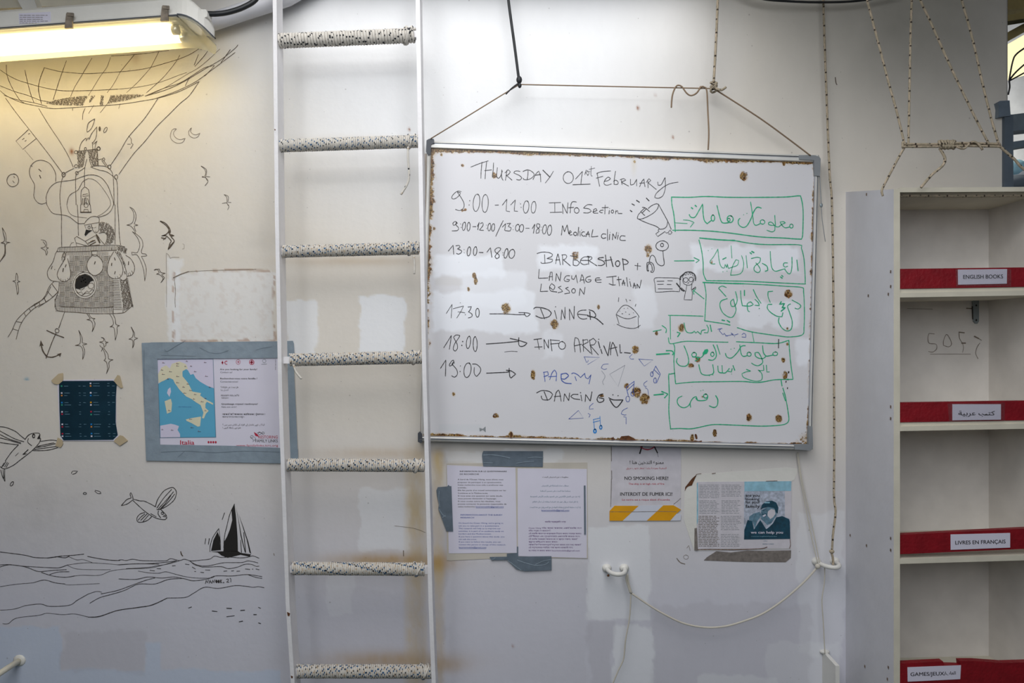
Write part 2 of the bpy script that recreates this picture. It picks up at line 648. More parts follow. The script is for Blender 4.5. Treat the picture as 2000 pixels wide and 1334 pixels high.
def boxm(X, Y, x0, y0, x1, y1, soft=3.0, wob=0.0, seed=1):
    if wob:
        X = X + (fbm(X, Y, 30, seed) - .5) * wob
        Y = Y + (fbm(X, Y, 30, seed + 9) - .5) * wob
    f = lambda v: np.clip(v / soft + .5, 0, 1)
    return f(X - x0) * f(x1 - X) * f(Y - y0) * f(y1 - Y)


def gau(X, Y, cx, cy, sx, sy):
    return np.exp(-((X - cx) / sx) ** 2 - ((Y - cy) / sy) ** 2)


def grid_obj(name, xs, ys, d, colf, rustf, material, depthf=None):
    """Sheet facing the camera over frame coordinates xs, ys with a map of stains and painted light."""
    X, Y = np.meshgrid(np.array(xs, float), np.array(ys, float))
    s = SCL(d)
    co = np.stack([(X - 1000) / s, np.full_like(X, -d), CAMH + (667 - Y) / s], -1).reshape(-1, 3)
    if depthf is not None: co[:, 1] -= depthf(X, Y).reshape(-1)
    ny, nx = X.shape
    idx = np.arange(nx * ny).reshape(ny, nx)
    q = np.stack([idx[:-1, :-1], idx[1:, :-1], idx[1:, 1:], idx[:-1, 1:]], -1).reshape(-1, 4)
    me = bpy.data.meshes.new(name)
    me.vertices.add(len(co))
    me.vertices.foreach_set('co', co.ravel())
    me.loops.add(q.size)
    me.loops.foreach_set('vertex_index', q.ravel().astype(np.int32))
    me.polygons.add(len(q))
    me.polygons.foreach_set('loop_start', (np.arange(len(q)) * 4).astype(np.int32))
    me.update(calc_edges=True)
    me.validate()
    c = colf(X, Y).reshape(-1, 3)
    a = me.color_attributes.new('Col', 'FLOAT_COLOR', 'POINT')
    a.data.foreach_set('color', np.concatenate([c, np.ones((len(c), 1))], 1).astype(np.float32).ravel())
    if rustf is not None:
        r = me.attributes.new('rust', 'FLOAT', 'POINT')
        r.data.foreach_set('value', rustf(X, Y).astype(np.float32).ravel())
    me.materials.append(material)
    o = bpy.data.objects.new(name, me)
    COL.objects.link(o)
    return o


def L3(h):
    return np.array(lin(h)[:3])


def mixc(c, m, col):
    return c * (1 - m[..., None]) + col * m[..., None]


def wall_col(X, Y):
    base = L3('#dad4cb')
    cool = L3('#d6d7dc')
    c = np.ones(X.shape + (3,)) * base
    # cool daylight over the top centre, painted into the colour
    m = np.clip(1.25 - ((X - 900) / 520) ** 2 - ((Y - 60) / 420) ** 2, 0, 1)
    c = mixc(c, m * .8, L3('#e0e2e6'))
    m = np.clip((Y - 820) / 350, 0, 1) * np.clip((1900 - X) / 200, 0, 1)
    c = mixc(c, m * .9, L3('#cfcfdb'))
    f = fbm(X, Y, 180, 3)
    c = c * (1 + (f[..., None] - .5) * .07)
    f = fbm(X * 2.5, Y, 26, 21)
    c = c * (1 + (f[..., None] - .5) * .035)
    # roller patches of fresh paint
    for (x0, y0, x1, y1, a, sd) in [(702, 576, 790, 690, .6, 1), (556, 590, 620, 712, .5, 2), (700, 955, 800, 1075, .35, 3), (1148, 1030, 1268, 1212, .4, 4),
                                    (1196, 1222, 1276, 1400, .4, 5), (1500, 1255, 1640, 1400, .25, 6), (1360, 1320, 1520, 1400, .4, 7), (850, 880, 1100, 900, .3, 8),
                                    (1560, 1000, 1648, 1280, .25, 9), (640, 1110, 690, 1200, .2, 10), (340, 530, 536, 668, .35, 11), (324, 500, 352, 668, .4, 12)]:
        c = mixc(c, boxm(X, Y, x0, y0, x1, y1, 3, 22, sd) * min(1, a * 1.45), L3('#e9ebef'))
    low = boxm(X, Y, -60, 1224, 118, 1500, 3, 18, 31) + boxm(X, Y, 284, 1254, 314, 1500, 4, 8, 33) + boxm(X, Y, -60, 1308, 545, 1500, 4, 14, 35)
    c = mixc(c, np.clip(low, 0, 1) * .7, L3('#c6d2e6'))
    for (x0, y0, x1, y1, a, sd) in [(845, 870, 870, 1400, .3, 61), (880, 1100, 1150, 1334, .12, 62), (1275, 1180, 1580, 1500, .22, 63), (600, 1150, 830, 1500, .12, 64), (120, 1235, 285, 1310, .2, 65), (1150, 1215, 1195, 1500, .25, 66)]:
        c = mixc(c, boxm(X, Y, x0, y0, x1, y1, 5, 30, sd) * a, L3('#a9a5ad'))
    sp = boxm(X, Y, 344, 528, 530, 666, 5, 16, 71) * np.clip((fbm(X, Y, 8, 72) - .56) * 9, 0, 1)
    c = mixc(c, sp * .12, L3('#a9805c'))
    ed = np.clip(boxm(X, Y, 338, 526, 537, 668, 2, 10, 73) - boxm(X, Y, 342, 530, 533, 664, 2, 10, 73), 0, 1) * (fbm(X, Y, 12, 74) > .5)
    c = mixc(c, ed * .6, L3('#9a6a42'))
    # grime with painted-in shade at top right; mottled tan tint beside the lamp
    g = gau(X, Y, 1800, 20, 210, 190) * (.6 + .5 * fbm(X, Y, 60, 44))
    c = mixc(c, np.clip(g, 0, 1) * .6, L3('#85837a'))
    g = gau(X, Y, 130, 210, 190, 90) * fbm(X, Y, 50, 46)
    c = mixc(c, np.clip(g, 0, 1) * .35, L3('#b4a988'))
    g = gau(X, Y, 40, 440, 120, 160) * fbm(X, Y, 70, 47)
    c = mixc(c, np.clip(g, 0, 1) * .4, L3('#aca492'))
    # rust water stains beside and above the lower rungs
    ns = fbm(X, Y, 34, 50) * .7 + fbm(X * 3, Y, 20, 55) * .6
    st = L3('#cdb37c')
    col = np.clip((Y - 850) / 60, 0, 1) * np.clip(1 - ((X - 812) / 26) ** 2, 0, 1) * .75
    col2 = np.clip((Y - 868) / 20, 0, 1) * np.clip(1 - ((X - 856) / 15) ** 2, 0, 1) * (.4 + .6 * gau(X, Y, 856, 905, 30, 26) + .5 * gau(X, Y, 856, 1105, 30, 30))
    c = mixc(c, np.clip(col * ns, 0, .7), st)
    c = mixc(c, np.clip(col2 * ns * 1.2, 0, .8), st)
    for (cx, cy, sx, sy, a) in [(760, 1094, 110, 14, .75), (760, 1290, 120, 18, .6), (740, 886, 130, 12, .3), (690, 510, 130, 9, .25), (690, 270, 120, 7, .12), (860, 1100, 30, 18, .5), (870, 1300, 40, 14, .35)]:
        c = mixc(c, np.clip(gau(X, Y, cx, cy, sx, sy) * a * (.6 + .8 * ns), 0, .8), L3('#b08d55'))
    for (cx, cy, s, a) in [(799, 253, 2, .9), (820, 262, 3, .7), (1246, 211, 2.5, .9), (1314, 268, 2, .8), (1280, 186, 2, .4), (140, 296, 4, .8), (564, 1199, 3, 1), (265, 112, 9, .2), (1002, 1262, 2, .5)]:
        c = mixc(c, np.clip(gau(X, Y, cx, cy, s, s * 1.5) * a * 1.3, 0, 1), L3('#8a4c16'))
    # grey scuffs
    for (cx, cy, sx, sy, a) in [(285, 700, 60, 30, .2), (520, 470, 40, 30, .1), (620, 480, 60, 20, .1), (240, 300, 25, 14, .15), (90, 1000, 110, 80, .12)]:
        c = mixc(c, np.clip(gau(X, Y, cx, cy, sx, sy) * a * 1.6 * fbm(X, Y, 25, 60), 0, .5), L3('#6f6a66'))
    # blue paint fleck
    c = mixc(c, boxm(X, Y, 48, 738, 57, 742, 2, 3, 70) * .7, L3('#5d9cb8'))
    return np.clip(c, 0, 1)


# ------------------------------------------------------------------ setting
def axis(a, b, step, far0, far1):
    v = [far0, (far0 + a) / 2] + list(np.arange(a, b + .1, step)) + [(far1 + b) / 2, far1]
    return v


xs = [-900, -400] + list(np.arange(-12, 1968, 3.3)) + [1968]
ys = [-60] + list(np.arange(-8, 1346, 3.3)) + [1500, 1610]
M['wall'] = attr_mat('painted_steel_wall', 0.42, speck=0.55, bump=0.22)
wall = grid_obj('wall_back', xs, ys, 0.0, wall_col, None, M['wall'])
tag(wall, kind='structure')
so = wall.modifiers.new('thickness', 'SOLIDIFY')
so.thickness = 0.02
so.offset = -1.0

b = MB()
b.box((-4, -5, -0.05), (4, 4, 0.0), 'floor')
b.build('floor', kind='structure')

# unseen roof strips above the wall, sized to shade its top; open gap between
b = MB()
b.box((-3.2, -0.9, 2.66), (-0.75, 0.03, 2.70), 'creamw')
b.box((0.55, -1.1, 2.62), (1.54, 0.03, 2.66), 'creamw')
b.box((-0.75, -0.10, 2.60), (0.55, 0.03, 2.66), 'coolw')
b.build('unseen_shade_strips', kind='structure')

# a ceiling girder seen over the lamp
b = MB()
b.prism([(-300, -60), (300, -60), (283, 14), (-300, 34)], 0.10, 0.095, 'brown')
b.build('flange', None)
girder = bpy.data.objects['flange']
girder.name = 'trim_1'
tag(girder, kind='structure')
b = MB()
b.prism([(12, -40), (52, -40), (76, 24), (48, 25)], 0.155, 0.03, 'white')
b.prism([(-20, -40), (275, -40), (268, 6), (-20, 17)], 0.125, 0.02, 'creamw')
o = b.build('trim_2', kind='structure')


def rope(mb, pts, r, base='cordb', fleck='cordk', sides=7, step=0.0036, every=3, alt=None):
    pts = [Vector(p) for p in pts]
    out = [pts[0]]
    for a, c in zip(pts[:-1], pts[1:]):
        n = max(1, int((c - a).length / step))
        out += [a.lerp(c, i / n) for i in range(1, n + 1)]

    def pat(i, j):
        g = i // every
        if (g * 2 + j) % sides < 2 and i % every == 1:
            return 'ropet' if (g * 5) % 7 == 0 else fleck
        return 'ropet' if (g + j) % 5 == 0 and base == 'cordb' else base
    # braided sheath: the surface swells a little between crossings
    mb.tube(out, r, base, sides, pat)


def path3(pts, step=3.0):
    """frame points (x, y, depth) -> smoothed 3-D points"""
    p2 = smooth_path([(p[0], p[1]) for p in pts], step)
    tot = [0]
    for i in range(1, len(pts)): tot.append(tot[-1] + dist(pts[i - 1], pts[i]))
    cum = [0]
    for i in range(1, len(p2)): cum.append(cum[-1] + dist(p2[i - 1], p2[i]))
    k = tot[-1] / (cum[-1] or 1)
    return [W(x, y, float(np.interp(c * k, tot, [p[2] for p in pts]))) for (x, y), c in zip(p2, cum)]


# ------------------------------------------------------------------ ladder
RD0, RD1 = 0.10, 0.155
ladder = empty('ladder', W(690, 1334, 0.1), 'white painted steel ladder with seven rope-wrapped rungs, standing before the wall', 'ladder')
LY = [-60, 430, 740, 840, 1180, 1334, 1682]
LX = [532, 537, 543, 546, 558, 568, 588]
RX = [811, 819, 825, 828, 837, 843, 857]


def rail(ys_, xs_, wpx, label):
    mb = MB()
    vs = []
    for x, y in zip(xs_, ys_):
        a = W(x, y, RD1)
        c = W(x + wpx, y, RD1)
        vs += [(a.x, -RD1, a.z), (c.x, -RD1, a.z), (c.x, -RD0, a.z), (a.x, -RD0, a.z)]
    n = len(xs_)
    fs = []
    for i in range(n - 1):
        for j in range(4):
            fs.append((4 * i + j, 4 * (i + 1) + j, 4 * (i + 1) + (j + 1) % 4, 4 * i + (j + 1) % 4))
    fs += [(0, 1, 2, 3), tuple(4 * (n - 1) + j for j in (3, 2, 1, 0))]
    mb.add(vs, fs, 'railw')
    return mb


lr = rail(LY, LX, 7.5, '').build('rail', ladder)
rr = rail(LY, RX, 8, '').build('rail', ladder)
for (x, y, s) in ((563.5, 1199, 3), (537, 253, 1.2), (570, 1322, 2)):
    b = MB()
    b.prism([(x - s, y - s * 1.2), (x + s, y - s * .3), (x + s * .6, y + s * 1.5), (x - s * .6, y + s * 1.3)], RD1 + .0008, .001, 'rustm')
    b.build('rust_chip', lr)

RUNGS = [  # xl, yl, xr, yr, radius mm, pitch mm, tail
    (546, 80, 811, 69, 22.0, 8.6), (544, 285, 817, 276, 19.5, 5.6), (551, 491.5, 818, 485, 19, 5.4), (566, 703, 825, 698, 19.5, 5.6),
    (561, 908, 829, 909.5, 19.5, 5.7), (572, 1110, 829, 1112, 19.5, 5.5), (580, 1311, 843, 1311.5, 20, 5.8)]
RDC = 0.128
for ri, (xl, yl, xr, yr, R, pitch) in enumerate(RUNGS):
    A, B = W(xl, yl, RDC), W(xr, yr, RDC)
    ax = (B - A).normalized()
    # bar runs rail to rail
    b = MB()
    xa = W(float(np.interp(yl, LY, LX)) + 7.5, yl, RD1).x
    xb = W(float(np.interp(yr, LY, RX)) + 1, yr, RD1).x
    zA = A.z + (xa - A.x) * ax.z / ax.x
    zB = B.z + (xb - B.x) * ax.z / ax.x
    h = (R - pitch) * .001 * .72
    v = []
    for x, z in ((xa, zA), (xb, zB)):
        v += [(x, -RDC - h, z - h), (x, -RDC + h, z - h), (x, -RDC + h, z + h), (x, -RDC - h, z + h)]
    b.add(v, [(0, 1, 2, 3), (7, 6, 5, 4), (0, 4, 5, 1), (1, 5, 6, 2), (2, 6, 7, 3), (3, 7, 4, 0)], 'railw')
    bar = b.build('rung', ladder)
    r = pitch * .0005 * 1.08
    Rc = R * .001 - r
    Ln = (B - A).length
    up = Vector((0, 0, 1))
    u = (up - ax * up.dot(ax)).normalized()
    w = ax.cross(u)
    N = 26
    turns = Ln / (pitch * .001)
    pts = []
    rnd = random.Random(ri)
    jit = [rnd.uniform(-.12, .12) for _ in range(int(turns) + 3)]
    hand = 1 if ri in (0, 5) else -1
    for i in range(int(turns * N)):
        t = i / N
        ti = int(t)
        rad = Rc * (1 + jit[ti] * .10 + .01 * math.sin(t * .7))
        al = (t + jit[ti] * .3 * math.sin(math.pi * (t - ti))) * pitch * .001
        an = 2 * math.pi * t * hand
        # lay leans along the bar as the wrap goes round
        lean = .0035 * math.sin(an) * (1 if ri else .4)
        pts.append(A + ax * min(max(al + lean, 0), Ln) + u * math.cos(an) * rad + w * math.sin(an) * rad)
    b = MB()
    sd = 6
    big = ri == 0

    def pat(i, j, big=big, ri=ri):
        hsh = (i * 7919 + j * 104729 + ri * 31 + (i * j) * 613) % 1009
        if hsh < (105 if big else 135):
            return 'ropek' if big or hsh % 3 == 0 else 'ropeb'
        return 'ropew' if ri < 2 or hsh % 7 else 'ropet'
    b.tube(pts, r, 'ropew', sd, pat)
    # finishing turns and knot lashed over the wrap
    s = 1
    for q in range(2):
        c0 = A + ax * (Ln * (.93 + .025 * q))
        ring = []
        for i in range(19):
            an = 2 * math.pi * i / 18
            ring.append(c0 + ax * (.010 * math.sin(an + q * 1.3)) + u * math.cos(an) * (R * .001 + r * .15) + w * math.sin(an) * (R * .001 + r * .15))
        b.tube(ring, r, 'ropew', sd, pat)
    wrap = b.build('rope_wrap', bar)
    tails = {1: [(797, 287, .15), (797, 310, .15), (799, 340, .149), (796, 358, .148), (783, 380, .15)],
             2: [(808, 500, .15), (809.5, 515, .15), (809, 535, .15)],
             3: [(573, 712, .15), (578, 726, .152), (589, 740, .155)]}
    if ri in tails:
        b = MB()
        rope(b, path3(tails[ri]), r * 1.05, 'ropew', 'ropek', every=4)
        b.build('rope_tail', bar)

# ------------------------------------------------------------------ whiteboard
WD = 0.030
TL, TR, BR, BL = (836, 276), (1599, 304), (1585, 878), (820, 861)


def bq(u, v):
    x = (1 - u) * ((1 - v) * TL[0] + v * BL[0]) + u * ((1 - v) * TR[0] + v * BR[0])
    y = (1 - u) * ((1 - v) * TL[1] + v * BL[1]) + u * ((1 - v) * TR[1] + v * BR[1])
    return x, y


board = empty('whiteboard', W(1210, 870, .01), 'rust-spotted whiteboard hanging by cords, with the handwritten schedule of the day', 'whiteboard')
u_, v_ = np.meshgrid(np.linspace(0.006, 0.991, 420), np.linspace(0.022, 0.985, 320))
BX, BY = bq(u_, v_)

SPOTS = [(966, 342, 5, 7), (1453, 344, 8, 10), (1124, 499, 7, 9), (1266, 487, 8, 10), (1265, 498, 3, 5), (926, 538, 4, 6), (929, 549, 4, 7), (988, 603, 10, 11), (1083, 633, 9, 10),
         (1540, 574, 8, 8), (1331, 640, 7, 9), (1241, 683, 7, 9), (1041, 732, 5, 10), (1243, 766, 9, 11), (1259, 779, 10, 11), (1224, 754, 5, 6), (1363, 702, 5, 6), (1349, 714, 6, 5),
         (1463, 816, 6, 8), (1521, 818, 7, 8), (968, 812, 6, 5), (909, 410, 3, 3), (903, 411, 2.5, 3), (862, 302, 2.5, 3), (1282, 651, 3, 4), (1169, 600, 3, 5), (902, 296, 3, 2),
         (998, 850, 4, 8), (1352, 855, 4, 7), (1533, 733, 5, 9), (1396, 845, 4, 8), (1266, 776, 3, 4), (1175, 773, 4, 3), (848, 446, 3, 3), (1530, 703, 4, 5), (1402, 313, 4, 5), (1470, 313, 6, 5),
         (1531, 317, 4, 7), (1240, 316, 2, 3), (903, 323, 3, 3), (915, 565, 2.5, 4), (1390, 512, 3, 3), (1538, 672, 2, 3), (1538, 642, 2, 3), (1372, 775, 2, 2), (886, 770, 3, 4)]


def board_rust(X, Y):
    r = np.zeros_like(X)
    for (cx, cy, a, c) in SPOTS:
        q = ((X - cx) / (a + .2)) ** 2 + ((Y - cy) / (c + .2)) ** 2
        r = np.maximum(r, np.clip(1.45 - q * 1.05, 0, 1) * (.50 if a > 4.5 else .56))
    n = fbm(X, Y, 46, 80)
    n2 = fbm(X, Y, 14, 84)
    U, V = u_, v_
    top = np.clip(1 - (V - .024) / (.004 + .030 * np.clip(n - .25, 0, 1) ** 1.0), 0, 1)
    top *= (.55 + .75 * np.clip(1.15 - U * 1.2, 0, 1) + .35 * (U > .6)) * (.65 + .7 * n2)
    lef = np.clip(1 - (U - .006) / (.006 + .028 * np.clip(n2 - .15, 0, 1)), 0, 1) * (.7 + .5 * n)
    lef *= np.clip(1.25 - V * .75, .35, 1)
    bot = np.clip(1 - (.985 - V) / (.004 + .028 * np.clip(n - .3, 0, 1)), 0, 1) * (.85 + .5 * n2)
    rig = np.clip(1 - (.991 - U) / (.003 + .016 * np.clip(n2 - .3, 0, 1)), 0, 1) * (.5 + .9 * n) * np.clip(1.35 - V * 1.3 + (V > .85) * .9, .25, 1)
    for e in (top, lef, bot, rig): r = np.maximum(r, np.clip(e, 0, 1) * .8)
    cor = np.clip(1 - np.hypot((U - .006) * 1.35, (V - .022)) / .035, 0, 1)
    r = np.maximum(r, cor * 1.3)
    cor = np.clip(1 - np.hypot((.991 - U) * 1.35, (.985 - V)) / .05, 0, 1) * n2 * 1.6
    r = np.maximum(r, cor)
    r = np.maximum(r, np.clip(1.3 - ((X - 1226) / 19) ** 2 - ((Y - 866) / 13) ** 2, 0, 1))
    return r


def board_col(X, Y):
    c = np.ones(X.shape + (3,)) * L3('#d8d7db')
    c = c * (1 + (fbm(X, Y, 120, 90)[..., None] - .5) * .05)
    # bluish glare painted into the colour, thin old tape and yellow halos round the rust
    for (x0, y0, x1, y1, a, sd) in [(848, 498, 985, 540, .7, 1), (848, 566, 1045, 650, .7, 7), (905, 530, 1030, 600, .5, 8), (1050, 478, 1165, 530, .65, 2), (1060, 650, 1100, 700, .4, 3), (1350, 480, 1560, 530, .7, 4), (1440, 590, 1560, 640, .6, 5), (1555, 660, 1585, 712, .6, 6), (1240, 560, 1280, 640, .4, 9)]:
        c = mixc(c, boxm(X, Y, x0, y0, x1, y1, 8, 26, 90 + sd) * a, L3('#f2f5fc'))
    c = mixc(c, boxm(X, Y, 850, 542, 905, 558, 5, 8, 99) * .5, L3('#cfccca'))
    c = mixc(c, boxm(X, Y, 857, 829, 940, 842, 2, 1.5, 98) * .5, L3('#cfd2d6'))
    rr_ = board_rust(X, Y)
    c = mixc(c, np.clip(rr_ * 1.1, 0, .6) * (fbm(X, Y, 9, 95) > .38), L3('#b5924e'))
    st = np.clip(gau(X, Y, 1238, 318, 5, 22) * .3, 0, 1)
    c = mixc(c, st, L3('#c9b98a'))
    return np.clip(c, 0, 1)


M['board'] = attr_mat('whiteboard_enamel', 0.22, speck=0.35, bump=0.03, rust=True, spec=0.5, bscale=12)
s = SCL(WD)
ny, nx = BX.shape
co = np.stack([(BX - 1000) / s, np.full_like(BX, -WD), CAMH + (667 - BY) / s], -1).reshape(-1, 3)
idx = np.arange(nx * ny).reshape(ny, nx)
q = np.stack([idx[:-1, :-1], idx[1:, :-1], idx[1:, 1:], idx[:-1, 1:]], -1).reshape(-1, 4)
me = bpy.data.meshes.new('writing_surface')
me.vertices.add(len(co)); me.vertices.foreach_set('co', co.ravel())
me.loops.add(q.size); me.loops.foreach_set('vertex_index', q.ravel().astype(np.int32))
me.polygons.add(len(q)); me.polygons.foreach_set('loop_start', (np.arange(len(q)) * 4).astype(np.int32))
me.update(calc_edges=True)
a = me.color_attributes.new('Col', 'FLOAT_COLOR', 'POINT')
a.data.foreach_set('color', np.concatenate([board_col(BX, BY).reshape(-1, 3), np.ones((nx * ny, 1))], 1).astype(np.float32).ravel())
a = me.attributes.new('rust', 'FLOAT', 'POINT')
a.data.foreach_set('value', board_rust(BX, BY).astype(np.float32).ravel())
me.materials.append(M['board'])
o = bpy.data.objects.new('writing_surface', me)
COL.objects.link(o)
o.parent = board
o.matrix_parent_inverse = Matrix.Translation(-board.location)
so = o.modifiers.new('thickness', 'SOLIDIFY')
so.thickness = 0.012
so.offset = -1.0


def strip(pa, pb, pc, pd, prof, keys, name):
    """Frame profile: quads across from edge pa-pb to edge pc-pd, prof = [(t, depth)]."""
    mb = MB()
    vs = []
    for t, d in prof:
        for e0, e1 in ((pa, pc), (pb, pd)):
            x = e0[0] + (e1[0] - e0[0]) * t
            y = e0[1] + (e1[1] - e0[1]) * t
            p = W(x, y, WD)
            vs.append((p.x, -d, p.z))
    n = len(prof)
    fs = [(2 * i, 2 * i + 1, 2 * i + 3, 2 * i + 2) for i in range(n - 1)]
    mb.add(vs, fs, keys)
    return mb.build(name, board)


PR = [(0, .005), (0, .034), (.25, .037), (.3, .033), (.42, .033), (.47, .037), (.9, .037), (1, .0305)]
strip(bq(0, 0), bq(1, 0), bq(0, .024), bq(1, .024), PR, ['aluw', 'aluw', 'capl', 'alu', 'capl', 'aluw', 'aluw'], 'frame_rail')
strip(bq(0, 1), bq(1, 1), bq(0, .982), bq(1, .982), [(0, .005), (0, .036), (.35, .042), (.45, .036), (.6, .040), (.8, .037), (1, .0305)], ['alu', 'aluw', 'capl', 'alu', 'aluw', 'alu'], 'frame_rail')
strip(bq(0, 0), bq(0, 1), bq(.009, 0), bq(.009, 1), [(0, .005), (0, .036), (.7, .037), (1, .0305)], 'aluw', 'frame_rail')
strip(bq(1, 0), bq(1, 1), bq(.989, 0), bq(.989, 1), PR, ['aluw', 'aluw', 'capl', 'alu', 'cap', 'aluw', 'alu'], 'frame_rail')


def capp(polys, key, label):
    mb = MB()
    for p, d in polys: mb.prism(P(p), d, d - .004, key)
    return mb.build('corner_cap', board, label)


capp([('833 274 838 271 847 271 848 279 842 282 841 301 836 303 832 296', .041)], 'cap', 'black corner cap')
capp([('1561 303 1590 303 1600 306 1603 310 1602 344 1592 343 1590 313 1561 311', .041)], 'capl', 'pale grey corner cap')
capp([('1552 868 1579 868 1580 832 1587 833 1588 873 1584 880 1552 878', .043)], 'capl', None)
capp([('816 846 821 843 824 848 825 862 822 866 816 863', .041)], 'cap', 'rusted corner cap')

HW = WD + 0.0006


def hand(txt, ox, oy, k, w, key, name, label, d=HW):
    mb = MB()
    if isinstance(txt, str): txt = [(txt, key)]
    for t, kk in txt: strokes(mb, t, ox, oy, k, w, kk, d)
    return mb


def bd(mb, name, label): return mb.build(name, board, label)


K = 6.6714
mb = MB()
strokes(mb, '''665 308 780 262 890 228; 810 245 800 350 795 455; 870 240 858 350 850 460; 960 255 955 350 945 440; 845 355 935 345;
1010 318 1000 430 1025 455 1050 430 1075 360; 1068 345 1065 440 1085 480; 1135 350 1125 420 1115 480; 1110 385 1150 342 1180 370 1150 410 1120 415 1150 435 1200 478;
1305 365 1265 358 1235 365 1225 385 1300 420 1330 450 1300 478 1260 470; 1345 365 1400 345 1450 360 1490 400 1470 440 1410 472 1355 470 1350 455; 1410 355 1408 410 1398 470;
1475 470 1510 400 1550 360 1570 420 1575 500; 1500 415 1575 405; w2.1 1605 350 1650 395 1695 440; w1.2 1740 362 1700 430 1635 515''', 820, 280, K, 1.5, 'mark', HW)
strokes(mb, '''c 200 310 68 75; 295 330 385 230 372 320 365 390; w1.8 260 405 485 397; w1.1 415 275 430 215 455 225 425 250 460 280; w1.1 485 235 455 230 470 260 450 285; w1.1 500 165 495 280 512 290; w1.1 470 205 545 188;
575 250 590 340 608 425; 570 262 600 245 660 232 750 225; 565 320 650 295; 670 360 720 350 750 325 720 305 680 340 665 390 700 412 760 395; 815 230 800 330 795 400 840 400 850 370 820 345 790 360;
890 345 900 405; 875 340 920 325 950 345 890 370 985 422; 1010 335 1010 405 1050 400 1090 335; 1090 340 1090 420; 1130 430 1160 360 1185 330 1190 380 1200 430; 1130 385 1190 380; 1235 340 1240 445; 1215 375 1250 325 1275 350 1240 380 1345 465;
1365 370 1370 410 1410 405 1450 330 1460 310 1465 400 1460 470 1430 550 1370 582 1325 570 1345 520 1420 450 1500 400 1560 382 1630 372''', 1080, 300, K, 1.4, 'mark', HW)
bd(mb, 'handwritten_heading', 'black marker heading THURSDAY 01rst February')

mb = MB()
strokes(mb, '''540 630 500 620 450 650 415 700 430 725 470 715 520 670 525 640 485 630 540 710 575 780 570 840 520 875 465 860; c 650 748 6 6; c 642 803 6 6; c 738 775 42 115 .08; c 850 785 40 118 .05; 980 805 1025 803;
1075 805 1135 725 1128 800 1125 880 1170 888; 1185 800 1245 735 1235 810 1230 880 1275 885; c 1312 788 5 5; c 1320 833 5 5; c 1385 830 35 82 .08; c 1482 830 32 75 .08; 1685 775 1835 770; 1758 775 1760 895; 1700 900 1850 895''', 820, 280, K, 1.35, 'mark', HW)
strokes(mb, '''125 655 130 780; 125 660 185 780 195 640; 305 630 260 625 235 660 225 770; 205 705 270 700; c 308 740 32 35; 510 668 450 665 395 710 470 720 500 750 460 772 400 770; 520 760 575 740 560 715 530 730 530 775 585 775;
655 735 620 740 605 755 630 770 645 768; 680 670 675 785; 640 705 720 700; 735 740 730 785; c 738 715 4 4; c 775 755 15 20; 820 740 815 785; 815 760 840 740 850 780 900 780''', 1080, 300, K, 1.5, 'mark', HW)
bd(mb, 'handwritten_line', 'black line 9:00 - 11:00 INFO section')

mb = MB()
strokes(mb, '''490 1040 460 1015 430 1040 440 1070 475 1050 480 1020 470 1060 505 1100 490 1135 420 1140; c 532 1050 5 5; c 538 1095 5 5; c 575 1080 20 55 .1; c 635 1085 20 55 .1; 690 1085 730 1085; 750 1080 775 1025 765 1070 755 1125;
790 1045 815 1030 825 1065 775 1130 830 1132; c 868 1065 4 4; c 872 1110 4 4; c 905 1090 20 48 .1; c 955 1095 20 48 .1; 1085 1008 1040 1100 990 1208; 1075 1090 1120 1045 1105 1130; 1135 1045 1185 1040 1150 1080 1190 1100 1175 1140 1110 1135;
c 1215 1075 4 4; c 1215 1125 4 4; c 1272 1100 25 45 .1; c 1325 1105 28 48 .1; 1380 1105 1425 1105; 1465 1110 1500 1050 1480 1170; 1560 1055 1530 1045 1520 1080 1555 1120 1550 1165 1515 1170 1520 1130 1560 1090 1560 1055; c 1582 1092 4 4; c 1580 1130 4 4; c 1625 1120 25 60 .1; c 1690 1130 28 65 .1''', 820, 280, K, 1.5, 'mark', HW)
strokes(mb, '''110 1060 125 935 150 1020 185 925 205 1040; 205 1045 240 1020 225 1000 210 1030 225 1062 250 1055; c 290 1045 22 22; 335 960 325 1070; 350 1010 355 1075; c 372 995 4 4; 410 1020 385 1020 370 1050 395 1075 420 1070; 430 1080 460 1010 475 1085; 430 1050 475 1050; 520 990 500 1085 560 1080 585 1075;
690 1050 650 1045 630 1075 650 1105 690 1095; 710 985 712 1130; 740 1050 735 1120; c 745 1025 4 4; 775 1120 780 1040 815 1110 830 1025; 850 1060 840 1115; c 855 1035 4 4; 940 1075 890 1070 870 1110 890 1130 945 1130''', 1080, 300, K, 1.6, 'mark', HW)
bd(mb, 'handwritten_line', 'black line 9:00-12:00 / 13:00-18:00 Medical clinic')

mb = MB()
strokes(mb, '''w2 1218 580 1252 615; w2.2 1090 610 1125 632; w2.2 1030 655 1060 672; w2.2 1008 740 1028 755; 1375 660 1430 760 1495 880 1540 985; 1240 715 1290 675 1350 652 1378 665 1360 720 1300 780 1200 835 1130 855 1100 845 1110 800 1150 755;
1130 862 1230 905 1340 945 1385 975 1370 1000; 1390 985 1440 980 1480 950 1495 890; = 1370 1000 1385 1010 1340 1045 1365 1080 1460 1015 1475 1035 1500 1030 1525 995 1552 1030 1530 1050 1505 1045; 1145 755 1200 705; 1165 700 1200 705 1260 755; 1150 765 1195 805; 1165 770 1220 715''', 1080, 300, K, 1.5, 'mark', HW)
bd(mb, 'megaphone_doodle', 'black megaphone doodle with sound ticks')

